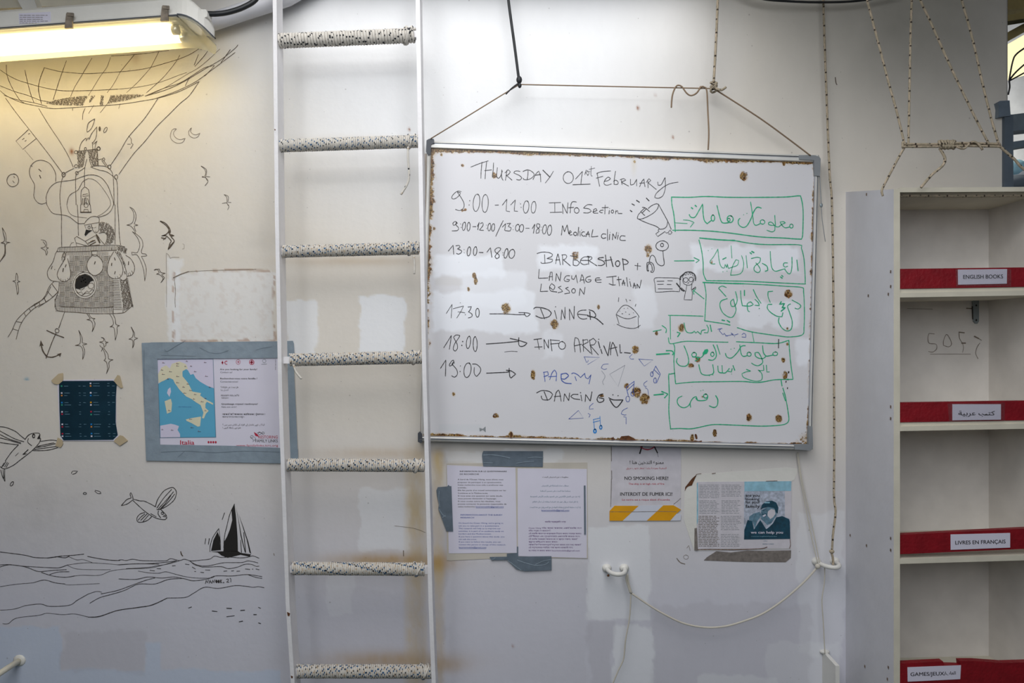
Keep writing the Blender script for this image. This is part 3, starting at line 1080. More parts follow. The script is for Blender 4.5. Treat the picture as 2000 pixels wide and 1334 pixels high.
KM = 6.25
mb = MB()
strokes(mb, '''135 155 350 158 560 148 850 158 1300 158 1550 153 1690 140 1715 160 1740 300 1740 500 1730 650 1690 668 1500 655 1200 640 850 595 600 570 350 560 150 560; 135 155 140 250 160 350 175 480 180 575; w1.6 180 470 325 478; w1.6 280 435 350 440 410 465 365 520;
w1.9 c 1598 510 20 24; w1.9 1575 520 1520 530 1480 495 1460 460 1500 455 1525 470 1480 490 1440 520 1405 515 1400 450 1395 380; w1.9 1395 500 1350 500 1320 490 1320 470 1350 460 1390 500 1395 560 1360 580 1300 560; w1.9 c 1245 460 28 26; w1.9 1215 480 1170 500 1140 480 1125 380 1100 215;
1230 290 1180 280 1135 340 1100 430 1050 510 1000 525 955 490 950 440 970 415; c 1015 372 5 5; c 1055 355 5 5; w2.3 c 850 425 36 42; w1.8 c 835 432 16 18; w2.3 830 468 760 470 730 420 690 260; w2.2 c 640 410 22 36; w2.3 620 440 570 480 535 440 520 350 515 240 470 320 420 400 370 400 352 370; w3 425 258 438 270; w3 378 285 392 296''', 1290, 360, KM, 2.3, 'green', HW)
bd(mb, 'handwritten_box', 'topmost green box with Arabic words and a small arrow')
mb = MB()
strokes(mb, '''w2.8 480 655 700 675 900 685; 900 685 1100 720 1300 735 1690 738 1720 780 1750 900 1765 1100 1765 1200 1740 1215 1400 1200 1100 1185 800 1178 560 1175; 470 680 500 800 520 950 525 1090 560 1175; 170 935 410 932; w1.8 410 895 475 925 435 955;
w2.2 1665 925 1680 1055; w1.9 1605 890 1605 1000 1590 1080 1560 1090 1520 1040; w1.9 1550 960 1510 960 1500 990 1520 1010 1550 1000; w1.9 1520 1030 1450 1050 1400 1060 1360 1020 1345 920 1340 820; w2.4 1465 1130 1485 1145; w2.4 1480 1112 1495 1125; 1245 965 1300 1000 1310 1050 1280 1060;
w1.9 1110 905 1180 890 1220 900 1210 950 1150 1000 1145 1050 1190 1078 1220 1050 1200 1000 1165 960; w3 1095 835 1110 848; w3 1115 820 1140 832; w1.6 1045 870 1060 1020; w1.6 990 870 1015 960 1000 1060 950 1100 855 1108; w1.6 855 1108 880 1000 920 920 955 930 940 985 880 1010 830 1025; w1.6 862 750 872 900;
w1.6 830 1025 815 970 810 1020 790 975 780 1020 750 1015 720 950 700 790; w1.5 700 790 650 880 605 940 620 970 665 970; c 762 1068 5 5; c 812 1060 5 5; 760 915 800 895; c 583 808 4 4; c 627 788 4 4''', 1290, 360, KM, 2.1, 'green', HW)
bd(mb, 'handwritten_box', 'green box with Arabic words beside the stethoscope doodle')

KN = 7.4115
mb = MB()
strokes(mb, '''190 150 260 65 268 195; 300 75 345 68 360 95 320 120 375 140 380 170 340 195 310 185; c 418 128 5 5; c 420 175 5 5; c 488 155 25 65 .1; c 578 150 25 62 .1; 638 170 692 172; 750 165 800 100 820 240; 945 110 910 100 865 130 875 170 920 200 925 240 890 260 865 230 900 180 945 130 945 110; c 980 175 5 5; c 980 208 5 5; c 1025 185 26 68 .2; c 1110 190 42 65 .1''', 850, 470, KN, 1.6, 'mark', HW)
KO = 7.143
strokes(mb, '''135 180 200 160 300 165 350 190 340 220 270 250 350 260 345 290 290 310 200 315 190 300; 240 195 245 310; 395 320 410 240 425 180 440 230 460 335; 395 270 450 265; 490 200 495 335; 480 200 530 195 550 220 530 255 500 265 600 350; 600 210 650 220 640 280 640 340 690 350 730 310 690 270 650 270; 640 215 690 220;
870 235 800 225 745 265 745 310 790 335 840 325; 745 275 860 275; 850 225 855 330; 835 215 890 225 900 250 860 280 970 350; w2.1 1060 235 1000 240 985 255 1060 285 1080 320 1040 345 990 345; w2.1 1090 200 1105 360; w2.1 1160 225 1195 360; w2 1080 280 1180 265; w1.9 c 1260 320 30 40; w2 1330 250 1345 410; w2 1325 260 1370 265 1410 300 1390 325 1350 330; 1500 345 1580 355; 1540 315 1535 410''', 1030, 470, KO, 1.5, 'mark', HW)
bd(mb, 'handwritten_line', 'black line 13:00-18:00 BARBERSHOP +')
mb = MB()
strokes(mb, '''165 400 155 525 290 520; 305 555 320 440 345 440 350 550; 300 505 350 500; 395 565 405 455 455 565 470 440; 590 490 545 490 515 530 520 560 570 570 590 545 550 540; 620 490 620 530 650 540 680 480; 680 490 700 590; 735 570 760 470 780 510 795 595; 740 550 790 545; 880 495 830 510 810 550 840 580 880 570 890 545 850 545; 1010 520 965 520 945 550 970 580 1030 580; 950 550 1030 545;
1105 510 1240 495; 1190 510 1195 620; 1140 600 1190 618 1230 615; 1270 505 1285 630; 1250 545 1310 540; 1325 620 1340 545 1360 625; 1320 595 1365 590; 1385 515 1400 640; 1430 570 1445 640; c 1425 540 5 5; 1475 660 1490 585 1510 665; 1480 630 1515 628; 1530 660 1530 600 1565 665 1590 550;
195 605 180 710 285 705; 310 650 360 690 385 640 340 598 310 640 325 700 410 715; 470 635 430 650 480 690 490 710 430 725; 570 650 530 665 580 700 590 730 520 740; c 645 700 26 30; 725 765 735 665 790 750 805 650''', 1030, 470, KO, 1.55, 'mark', HW)
bd(mb, 'handwritten_line', 'black line LANGUAGE ITALIAN LESSON')
mb = MB()
strokes(mb, '''w1.2 160 1055 245 920 238 1020 232 1120; w1.2 260 985 410 945 380 1010 312 1120; w1.2 330 1030 380 1035 430 1045; c 435 1072 6 6; c 363 900 5 5; 475 960 525 955 500 1010 480 1030 530 1060 530 1100 480 1118; c 612 1045 25 65; 790 1060 1000 1060 1180 1070 1290 1070; 1210 1040 1330 1045 1378 1060 1340 1095 1310 1090 1290 1050''', 850, 470, KN, 1.6, 'mark', HW)
strokes(mb, '''w2 90 950 120 930 220 940 300 970 335 1010 300 1060 200 1080 120 1050; w2 185 950 240 1090; 380 975 410 1090; c 393 922 6 6; 470 1100 480 960 525 1095 525 930; 590 1105 585 950 650 1095 655 915; 820 968 740 975 700 1010 720 1070 780 1095 830 1085; 705 1025 850 1040; w2.2 870 990 880 1100; w2 860 965 920 985 955 1040 930 1070 840 1050; w2.2 860 1050 960 1085 1055 1165''', 1030, 470, KO, 1.6, 'mark', HW)
bd(mb, 'handwritten_line', 'black line 17:30 arrow DINNER')
mb = MB()
strokes(mb, '''1240 1025 1290 950 1340 905 1400 905 1480 960 1540 1030 1560 1070; 1240 1030 1330 1075 1420 1088 1520 1055; 1240 1035 1280 1160; 1545 1070 1550 1220; 1250 1165 1340 1205 1450 1225 1520 1215 1575 1180; 1275 795 1270 850; 1375 815 1390 855; 1515 885 1505 915; c 1350 945 5 4; c 1400 942 6 4; c 1288 982 5 4; c 1372 995 7 4; c 1325 1020 10 5; c 1423 1028 8 5; c 1480 1006 5 4; 1425 830 1440 835''', 1030, 470, KO, 1.3, 'mark', HW)
bd(mb, 'bread_doodle', 'black steaming bread doodle')
mb = MB()
strokes(mb, '''c 445 165 105 80; c 442 155 24 28; 455 245 465 350 478 440 470 480 430 492 380 470 345 420 330 360 290 320 255 340 238 400 238 435; 238 435 200 440 195 500 200 570 220 580 225 570; 238 435 280 445 310 500 315 560 290 600 260 595 265 575; 215 570 210 490 230 455 265 470 280 520 285 575''', 1240, 460, 8.3375, 1.6, 'mark', HW)
bd(mb, 'stethoscope_doodle', 'black stethoscope doodle')
mb = MB()
strokes(mb, '''325 695 500 688 650 692 725 705 735 800 725 915 600 908 450 918 335 922 328 800 325 695; 360 745 475 742; 535 735 612 737; 370 795 465 793; 525 797 590 797; 380 868 610 870; w1.2 790 690 780 740 800 785 860 808 910 800 950 750 960 710; w3.4 740 715 742 675 790 635; w2.4 790 640 810 610 860 592 930 602 975 640 990 690 985 730; w1.1 770 690 800 620 830 650 840 595 870 640 890 595 910 640 935 605 940 660 975 640 960 690 990 700;
w1.2 c 828 722 38 38; w1.2 c 915 715 34 38; w1.2 866 725 880 720; 860 780 880 765; w1.2 845 815 830 905; w1.2 825 910 800 1045 930 1048 935 920 920 880 930 790; w2.6 680 780 760 880 800 905; w2 710 810 760 890; w1.2 755 850 825 910; w1.2 930 880 985 835 995 850 940 880''', 1240, 460, 8.3375, 1.3, 'mark', HW)
bd(mb, 'teacher_doodle', 'black doodle of a teacher with round glasses at a board')
KQ = 6.0606
mb = MB()
strokes(mb, '''1125 1030 1050 970 960 900; 945 890 960 955; 950 905 990 870''', 1240, 460, 8.3375, 1.9, 'green', HW)
strokes(mb, '''w2.8 625 70 900 80 1100 85; 1100 85 1400 100 1600 115 1795 130 1815 180 1825 400 1820 600 1800 690 1650 715 1500 700 1200 655 1030 605; 945 575 850 555 645 525; 640 80 660 200 655 350 645 525; 1680 280 1770 330 1780 360 1750 385 1715 375; 1660 325 1625 350 1650 430 1680 530 1670 620 1620 645 1560 610 1520 540 1525 490; w2.8 1550 300 1530 330 1590 320 1560 370 1600 370 1550 410;
1570 430 1560 475 1500 470 1420 420 1385 370 1395 330 1440 330; 1450 175 1395 180 1395 240 1420 305; 1220 155 1260 240 1310 315; 1240 270 1280 310 1290 345 1240 340; c 1290 378 6 6; 1190 300 1220 330 1180 350 1090 345 1075 260 1070 170; w2.4 1115 165 1115 225; 1190 300 1150 320 1155 400 1175 415;
1010 180 1030 280 1000 350 960 350 950 300 985 265 1000 330 1015 400 980 475 930 480 860 430 825 350 840 290 910 262; 815 130 850 112 900 130; 810 140 850 185 895 235; w2.6 850 515 880 522; w2.6 910 520 940 540''', 1270, 540, KQ, 2.0, 'green', HW)
bd(mb, 'handwritten_box', 'green box with Arabic words beside the teacher doodle')
mb = MB()
strokes(mb, '''215 460 400 462 625 470; 235 460 240 740; 215 725 225 785 260 795 410 768 600 770 920 778; w1.4 1205 655 1230 785; w2.2 710 575 725 650; 670 575 690 620 680 665 640 665; 650 630 610 640 600 685 560 650 540 670 520 645 500 665 450 665 420 640 400 550; w2.6 320 660 355 670 325 712; 35 650 130 630; 140 580 190 620 185 665''', 1270, 540, KQ, 1.9, 'green', HW)
strokes(mb, '''1085 690 1105 670 1130 685 1130 720 1085 715; 1040 680 980 695 955 665 985 685 900 700 880 670 860 690 830 655 815 640 830 625; 800 625 850 615; c 998 712 4 4; c 895 705 4 4; c 912 705 4 4''', 1270, 540, KQ, 1.2, 'blue', HW)
bd(mb, 'handwritten_box', 'narrow green box with a word in dark blue ink')
mb = MB()
strokes(mb, '''275 795 290 850 280 980 285 1100 300 1270 500 1250 800 1245 1100 1243 1250 1255 1350 1245 1480 1222 1690 1218 1660 1000 1640 755; 1020 772 1300 785 1500 792 1640 755; w1.9 c 1480 915 28 22; 1450 930 1400 940 1370 940 1340 900 1330 820; 1370 940 1340 970 1280 965 1245 940 1240 905 1280 900 1320 970 1330 1020 1280 1055 1230 1045 1200 1025; w1.9 c 1170 920 24 24; 1150 935 1100 945 1075 910 1060 810; 1125 820 1080 825 1030 900 960 965 905 950 890 910; c 955 860 5 5; c 995 850 5 5;
790 810 825 920; 745 810 775 880 780 950 740 990 690 985; c 735 920 20 24; f 620 905 645 865 680 858 690 880 670 915 620 930; 640 915 600 960 540 955 500 950; c 520 925 28 26; 540 950 570 980 530 1000; 400 820 440 920 455 1010 420 1060 350 1055 310 1010 320 970;
w1.7 1375 1050 1380 1130 1410 1130; w1.8 1340 1050 1345 1110 1300 1115 1275 1105 1320 1150 1320 1220 1260 1240 1180 1225 1100 1190 1085 1150 1130 1130 1190 1120 1140 1100; 980 1055 1000 1110; 970 1090 960 1130 920 1120; 935 1090 890 1140 855 1140 850 1055; 800 1060 810 1130 860 1140; 740 1045 750 1140 700 1165 640 1165 600 1140 575 1045; c 700 1175 5 5; c 742 1165 5 5; c 962 1155 4 4;
w2.8 75 922 225 912; w2.6 190 878 255 880 275 905 265 925''', 1270, 540, KQ, 2.1, 'green', HW)
strokes(mb, 'w2.2 1520 745 1518 845', 1270, 540, KQ, 2.1, 'mark', HW)
bd(mb, 'handwritten_box', 'green box with two rows of Arabic beside INFO ARRIVAL')
mb = MB()
strokes(mb, '''290 55 235 65 218 80 225 300 220 500 240 700 250 712 350 708 480 712 600 690 750 662 1000 668 1300 680 1500 672 1600 655 1640 610 1630 500 1600 330 1570 230; 1548 130 1560 205; 1600 380 1570 290; w2.8 45 312 155 300; w2.6 135 270 210 300 170 345; w2.3 775 320 800 370 790 440 750 460 700 440; w2.2 c 655 325 24 24; w2.2 680 330 670 365 620 378 560 375 540 350; 560 375 545 330 510 345 475 400 478 455; 475 400 450 440 400 462 350 445 320 400 330 350 375 325; c 598 262 5 5; c 625 255 5 5''', 1270, 720, KQ, 2.1, 'green', HW)
bd(mb, 'handwritten_box', 'lowest and tallest green box with one Arabic word')
mb = MB()
strokes(mb, '''125 362 235 185 220 290 205 385; 350 185 300 180 265 210 285 250 320 320 320 380 290 412 262 390 275 320 320 250 350 205 350 185; c 398 275 8 8; c 385 330 8 8; c 482 285 30 88 .1; c 578 310 30 105; w2 740 310 950 295 1200 272; w2 1085 230 1200 255 1330 295 1290 335 1240 345 1210 320 1210 220; 1430 245 1540 232; 1480 245 1505 385; 1440 355 1545 350; 1580 380 1575 240 1640 375 1640 250; 1670 245 1690 410; 1665 250 1800 262; 1670 310 1790 300; c 1835 330 50 55; w1 1005 425 1100 415 1190 420''', 850, 630, KN, 1.6, 'mark', HW)
KS = 6.0645
strokes(mb, '''565 285 555 200 565 118 600 130 620 200 630 290; 560 215 640 195; 660 140 665 280; 655 150 710 138 720 170 650 205 750 300; 735 145 765 315; 740 150 780 125 815 160 790 200 740 205 840 320; w2 840 165 860 240; w2 870 255 885 305; c 845 137 6 6; w2 905 215 955 335 980 170; w1.8 985 320 990 240 1010 170 1040 230 1070 335; 980 250 1060 230; w1.8 1095 200 1100 300 1120 295; w1.8 1150 295 1220 302''', 1030, 640, KS, 1.6, 'mark', HW)
bd(mb, 'handwritten_line', 'black line 18:00 arrow INFO ARRIVAL')
mb = MB()
strokes(mb, '''78 660 155 540 148 775; 275 590 265 545 240 555 205 610 210 630 250 610 265 570 240 600 310 680 320 750 280 790 240 770; c 365 628 6 6; c 360 708 7 7; c 468 690 50 108 .1; 540 600 600 605 655 660 650 720 600 780 565 740 565 650; w2 745 732 1040 718 1060 708; w2 1030 690 1100 700 1165 745 1100 800 1080 780 1070 662''', 850, 630, KN, 1.6, 'mark', HW)
strokes(mb, '''195 525 210 635; 190 530 240 520 250 560 195 580; 265 615 290 540 320 500 345 540 340 630; 250 580 345 575; w2 400 555 405 620 450 655 520 662; w2 400 550 460 540 490 570 440 610 400 600; 525 545 550 535 600 560 630 590 680 540; 565 580 580 625; 680 545 690 590 720 605 755 555 730 665''', 1030, 640, KS, 1.6, 'blue', HW)
bd(mb, 'handwritten_line', 'line 19:00 arrow in black and PARTY in blue')
mb = MB()
strokes(mb, '''110 772 170 745 260 755 300 790 260 850 180 850 165 810; 200 760 240 860; 320 870 340 770 370 738 385 780 400 870; 320 815 395 810; 430 870 440 780 490 865 500 775; 600 790 540 790 515 815 550 840 620 850; 635 800 645 865; c 630 770 6 6; 685 875 690 790 745 870 765 760; w2.2 895 785 850 800 825 850 850 885 900 870 905 840 850 830; c 1013 795 6 6; c 1075 805 6 6; w2.2 965 830 1020 855 1130 855; w2.2 975 850 1020 920 1065 940 1130 860''', 1030, 640, KS, 1.8, 'mark', HW)
bd(mb, 'handwritten_line', 'black line DANCING with a smiling face')
for t, k_, w_ in [('= 670 345 855 352 715 435; 675 345 700 410 715 405 720 385', 'blue', 1), ('= 1320 372 1490 382 1385 455 1320 372', 'blue', 1.2), ('= 490 1082 605 980 665 1070 490 1082', 'blue', 1), ('= 1155 445 975 550 1075 695 1155 445', 'grey', .9)]:
    mb = MB()
    strokes(mb, t, 1030, 640, KS, w_, k_, HW)
    bd(mb, 'triangle_doodle', None)
for t, k_, w_ in [('= 780 1088 860 1070; 785 1090 795 1210; 860 1050 865 1150; 780 1120 860 1100; w3 c 800 1225 14 22; w2.4 c 870 1180 13 22', 'cyan', 1.4), ('= 1170 705 1265 635; 1170 705 1195 800; 1180 745 1265 665; 1265 635 1255 770; c 1190 845 22 35; c 1245 785 20 25', 'blue', 1.3),
                  ('= 1520 455 1575 550 1530 655; 1520 455 1480 540; 1500 495 1560 555; c 1475 550 16 28; c 1512 625 16 30', 'blue', 1.4)]:
    mb = MB()
    strokes(mb, t, 1030, 640, KS, w_, k_, HW)
    bd(mb, 'music_note_doodle', None)
mb = MB()
strokes(mb, '960 430 900 435 875 475 910 495 940 485; 780 895 740 930 735 965 780 960; 720 1015 745 1030 730 1060; 1185 950 1130 980 1110 1020 1150 1035 1170 1030; 1140 1055 1170 1060 1170 1140; 1420 630 1380 660 1385 690 1410 695; 1395 710 1425 730 1435 795; 1240 315 1210 345 1225 370 1260 370', 1030, 640, KS, 1.1, 'blue', HW)
strokes(mb, '880 510 920 575 890 640 905 675', 1030, 640, KS, 1, 'grey', HW)
bd(mb, 'curl_doodle', 'faint blue curls')
mb = MB()
strokes(mb, 'f 484 232 512 240 535 220 536 268 512 248 488 262', 820, 780, 4.1667, 1, 'capl', HW)
strokes(mb, 'f 1553 315 1580 305 1575 318 1590 335 1560 330; f 1613 335 1640 300 1700 295 1740 315 1775 342 1625 345; f 738 270 748 262 755 290 742 318 732 318; f 520 800 0 0 0 0' if 0 else 'f 1553 315 1580 305 1575 318 1590 335 1560 330; f 1613 335 1640 300 1700 295 1740 315 1775 342 1625 345; f 738 270 748 262 755 290 742 318 732 318', 820, 780, 4.1667, 1, 'rustm', HW)
strokes(mb, 'f 525 780 540 770 555 790 560 830 540 838 530 810; f 495 862 530 848 570 858 610 850 612 866 500 868', 1270, 720, KQ, 1, 'rustm', HW)
strokes(mb, 'f 1630 30 1648 32 1645 55 1628 58; f 1600 148 1615 142 1612 165 1600 168; f 1620 220 1632 222 1628 243 1618 240; f 1618 118 1640 120 1640 138 1618 135', 1270, 720, KQ, 1, 'ink', HW)
bd(mb, 'enamel_chip', 'dark chips where the enamel has flaked off')

# ------------------------------------------------------------------ wall drawings (marker on the wall)
WDR = 0.0007


def draw(name, label, *sets, w=1.3, key='pen'):
    mb = MB()
    for st in sets:
        txt, ox, oy, k = st[:4]
        kk = st[4] if len(st) > 4 else key
        ww = st[5] if len(st) > 5 else w
        strokes(mb, txt, ox, oy, k, ww, kk, WDR)
    return mb


KA, KB = 3.7037, 6.6667
A_ = (0, 0, KA)
B_ = (0, 200, KB)
C_ = (0, 400, KB)
D_ = (0, 560, KB)
mb = draw('', '', ('''0 505 60 545 130 580 210 605 280 625 370 645 470 657 600 656 720 652 850 645; w.9 850 645 980 632 1100 610 1200 580 1290 545 1350 525; 320 490 390 508 450 520 600 532 730 528 860 520 980 508 1080 490 1220 450 1300 425 1380 390 1450 345; 0 620 100 660 200 690 290 725 350 735; 0 655 50 695 150 740 260 765 380 785 500 780 680 768 860 755 1000 735 1160 705 1300 660 1440 590;
30 690 120 720 250 745 340 770; 1060 690 1180 640 1300 600 1400 540 1480 490 1550 475; 1050 695 1200 650 1330 590 1480 500 1600 430 1700 350 1720 325; 1100 720 1250 670 1400 600 1500 530 1620 440 1700 380; w.9 1070 690 1200 630 1340 545 1450 480 1590 355; 45 470 50 540 80 620 140 720 175 745; 180 508 200 600 225 690 245 740; w1.6 320 490 290 570 278 640 290 710 300 750;
480 440 440 550 410 640 385 720; 665 420 600 530; w.9 600 530 540 630 510 700; w.9 800 415 770 490 720 560 640 690; 970 398 870 520; w.9 870 520 820 610 775 670; 1150 372 1090 490; w.9 1090 490 1000 590 915 670; w1 1300 400 1270 450 1180 560 1060 670; 1525 335 1480 400 1410 480; 1435 395 1405 470; 1465 325 1455 360; 805 405 1000 392 1220 365; w1.8 1665 360 1600 450; 1550 475 1520 510 1480 550; 1370 560 1340 620;
40 710 120 820 230 960 340 1100 450 1250; 280 785 350 900 430 1020 490 1120 530 1210; 1140 715 1050 850 930 990 870 1090 800 1195; 1440 590 1370 690 1300 750 1220 830 1130 920 1050 1020 960 1120 860 1260; = 205 938 115 1020 165 1080 260 1003; 205 938 190 950; 160 1010 175 1000; 180 1022 190 1015; 205 970 215 965; 615 785 600 820 597 865; 525 785 525 800; w.8 680 760 640 820; w.8 780 745 725 815; w.8 870 750 858 785''', *A_),
          ('f 325 745 400 722 520 700 640 692 600 765 480 764 400 760; f 800 690 900 682 980 682 1060 685 1000 705 900 730 775 752; f 730 690 750 688 745 760 720 762; f 660 692 690 690 655 740 640 745', 0, 0, KA, 'hatch'),
          ('''1135 385 1135 330 1155 265 1235 212 1215 280 1185 345 1135 385; 1030 625 1045 560 1070 510 1110 470 1125 465 1120 505 1150 455 1160 485 1190 410 1260 318 1258 400 1245 470 1205 530; 1208 605 1200 520; 1235 600 1250 530 1268 500 1215 545; c 1298 345 13 30; c 1372 360 18 35 .4; w1.2 c 990 648 22 20; w2 c 1283 602 20 22; c 1112 605 14 18; 1000 635 1110 625 1265 605; 1265 605 1280 830; 1280 745 1335 735; c 1350 740 14 18; 1350 760 1400 830; 1325 755 1375 825;
820 945 870 905 960 860; w1.8 c 828 940 22 28; w1.6 c 1425 840 20 25; w1.4 c 1512 972 20 30; c 990 830 20 20; c 1000 920 20 20; 1200 830 1290 825 1380 835 1440 880 1470 950 1480 1100 1485 1333; 1180 840 1290 880 1380 900 1450 945 1510 1000 1528 1100 1530 1333; 1130 740 1110 820 1100 900 1100 1100; 785 1333 780 1200 795 1060 820 960; 990 1333 985 1150 985 980 1000 920 1060 880 1100 850; 1165 740 1180 800 1200 840;
610 1333 600 1250 610 1190 650 1110 720 1050 800 1030 960 1008 1050 975 1150 945 1250 950 1330 990 1400 1080 1440 1180 1470 1270 1480 1333; 870 1333 890 1240 930 1190 1010 1145 1050 1080 1080 1030 1150 990; w.9 1150 990 1220 1005 1300 1070 1380 1180 1430 1270 1440 1333; 725 1030 725 940 700 870 650 800 590 765 520 752 450 775 400 830 382 900 395 970 430 1030 450 1080 445 1150 440 1220 460 1270 500 1310 550 1322 605 1305; w1.8 505 870 535 897; w1.8 515 950 530 985; 400 820 420 835;
c 168 1012 78 82; 180 965 190 980; 165 1020 185 1045; 1055 1333 1055 1170 1070 1130 1105 1102 1140 1125 1158 1160 1170 1333; = 1080 1200 1140 1190 1150 1215 1075 1225 1080 1200; 1090 1333 1095 1250; 1120 1240 1125 1333; 1140 1250 1165 1333; 1075 1250 1070 1333; 1108 1240 1100 1333; w.7 320 620 430 750''', *B_),
          ('f 1000 640 1130 625 1100 740 1090 830 1020 870; f 1140 622 1265 605 1280 820 1215 835 1165 740 1150 700', 0, 200, KB, 'hatch'),
          ('''785 0 800 130 800 300 803 545; 1005 0 1015 150 1018 300 1022 400; 1498 0 1498 250 1498 510; 1530 0 1545 200 1552 380 1570 520; 610 0 650 70 700 115 800 130 890 150 960 200 1020 243 1090 243; w.9 870 0 890 80 930 130 1000 155 1130 172; w.9 1270 150 1340 110 1400 60 1440 0; 1285 160 1380 130 1440 80 1478 0; = 1050 0 1050 90; = 1185 90 1175 0; c 1120 5 26 30; w2.4 1050 97 1185 97; = 1090 90 1095 60 1145 60 1150 90;
1095 250 1130 200 1180 160 1240 150 1290 175 1290 230; w1 1290 230 1200 245 1100 265 1120 310; 1190 260 1200 310 1230 360 1260 360 1285 330 1290 240; c 1160 295 14 20; w1 1190 290 1215 300; w1 1230 300 1250 290; w1 1235 345 1255 345; 1290 370 1340 360 1390 380 1390 460 1365 520 1310 460 1270 400 1255 390; = 970 435 1000 412 1110 475 1240 400 1290 490 1300 520 1160 535 1110 475; = 970 435 990 495 1150 540; w2 = 1150 500 1235 462; w2 = 1170 525 1245 485; w2 = 1180 480 1215 465; w3 1255 390 1300 490; w1 990 500 1000 540; w1 910 540 930 500 960 490;
755 580 780 555 1000 545 1300 530 1500 525 1620 545; 745 610 900 612 1100 607 1400 597 1520 590; 720 640 755 580; 1620 545 1640 620; 770 1000 765 1100 755 1150 720 1240 715 1333; 1650 950 1665 1040 1690 1150 1730 1333; 700 1000 640 1070 590 1180 520 1260 400 1333; 760 1130 690 1200 600 1265 500 1333; 680 1035 750 1130; 620 1130 680 1195; 575 1210 600 1265; 450 1290 460 1333''', *C_),
          ('f 1295 230 1340 220 1410 240 1470 300 1500 390 1480 470 1440 515 1385 520 1390 400 1360 365 1300 350; f 1520 530 1615 545 1660 575 1640 640 1580 620 1530 590; f 1560 970 1600 985 1645 955 1690 1150 1725 1320 1620 1380 1590 1250; f 830 600 800 680 800 740 835 740 860 660 870 610; f 1500 600 1560 610 1640 780 1625 830 1590 720', 0, 400, KB, 'hatch'),
          ('f 1120 320 1150 330 1205 330 1150 370 1112 410 1100 390; f 975 1040 985 970 1030 920 1105 905 1180 930 1225 985 1180 1000 1130 1060 1080 1080 1030 1100 985 1090', 0, 400, KB, 'ink'),
          ('c 1105 1045 160 170; c 1105 1045 132 142; c 1185 1055 38 38; 985 1110 1020 1150 1060 1130 1080 1170 1130 1120 1160 1140 1200 1100 1225 1120; 1000 1140 1060 1180 1120 1150 1180 1160; 1020 1090 1060 1110 1100 1080', 0, 400, KB, 'pen', 1.1),
          ('w.9 ' + ';w.9 '.join('c %d %d 7 8' % q for q in ((1075, 950), (1110, 970), (1060, 1000), (1115, 1010), (1090, 985))), 0, 400, KB, 'paperw'),
          ('''720 640 690 740 640 820 615 880 630 950 680 990 760 1000; 850 700 800 780 760 850 745 920 780 980 840 1000 900 970 920 900 905 800 880 700; 1200 660 1150 720 1130 790 1150 860 1190 905 1240 920 1300 890 1340 830 1340 760 1310 700 1260 660; = 1190 600 1200 645 1260 650 1270 595 1190 600; 1190 650 1240 670 1270 655; 1480 610 1430 700 1400 800 1400 890 1440 945 1510 965 1570 940 1600 870 1590 780 1550 690 1500 610; 1640 660 1700 700 1745 780 1750 850 1720 910 1660 930; 1560 960 1600 985 1650 960 1640 850 1600 740 1570 680;
= 1450 560 1455 595 1510 595 1510 545; w1.8 1240 740 1230 770; w1.8 1490 690 1500 720; w1.8 1455 760 1452 790; w1.8 1500 870 1492 900; w1.8 680 800 668 835; w1.8 860 780 850 810; w2 825 830 818 870; w1.8 1675 740 1672 780; w1.8 1622 870 1630 900; c 712 842 5 5; w1 1500 940 1505 965; w1 1530 930 1540 958; w1 1560 905 1575 935; w1 790 960 795 990; w1 820 975 822 1000; w1 850 970 855 995; w1 880 955 890 980; w1 1690 880 1700 920; w1 1715 860 1730 890; w1 1670 890 1672 930''', *C_),
          ('''660 0 580 145 440 235 320 330 215 440 160 560 105 655; 755 65 690 130 600 200 460 270 350 370 280 470 240 570 210 685; 575 145 595 200; 450 240 465 275; 380 285 400 320; 315 345 335 380; 215 455 280 465; 170 550 240 572; 512 200 518 240; 715 160 720 260 740 305 830 325 1000 335 1200 350 1450 350 1600 340 1650 310 1730 240; 790 260 1000 268 1200 275 1470 265; 1470 265 1475 350; 1600 335 1610 220; 840 330 790 470; w1.8 790 470 765 540; w1.5 c 742 573 25 27; w2.4 610 570 720 620 830 662; w1.8 730 600 670 740 600 930; w3 605 905 560 840 535 760; w2.6 605 910 680 918 760 890; f 530 695 512 785 530 765 568 770; f 800 862 780 920 765 885 735 880''', *D_))
# woven basket hatching
s2 = P('850 700 800 780 760 850 745 920 780 980 840 1000 900 970 920 900 905 800 880 700')
s3 = P('1190 600 1200 660 1150 720 1130 790 1150 860 1190 905 1240 920 1300 890 1340 830 1340 760 1310 700 1260 660 1270 595')
s4 = P('1480 610 1430 700 1400 800 1400 890 1440 945 1510 965 1570 940 1600 870 1590 780 1550 690 1500 610')
s1 = P('720 640 690 740 640 820 615 880 630 950 680 990 760 1000 800 800 800 640')


def free(x, y):
    if ((x - 1105) / 165) ** 2 + ((y - 1045) / 175) ** 2 < 1: return False
    return not (inside(x, y, s1) or inside(x, y, s2) or inside(x, y, s3) or inside(x, y, s4))


def hseg(x0, y0, x1, y1, w=.9):
    n = 6
    run = []
    for i in range(n + 1):
        x, y = x0 + (x1 - x0) * i / n, y0 + (y1 - y0) * i / n
        if free(x, y): run.append((x / KB, 400 + y / KB))
        else:
            if len(run) > 1: mb.ribbon(run, w, WDR, 'pen')
            run = []
    if len(run) > 1: mb.ribbon(run, w, WDR, 'pen')


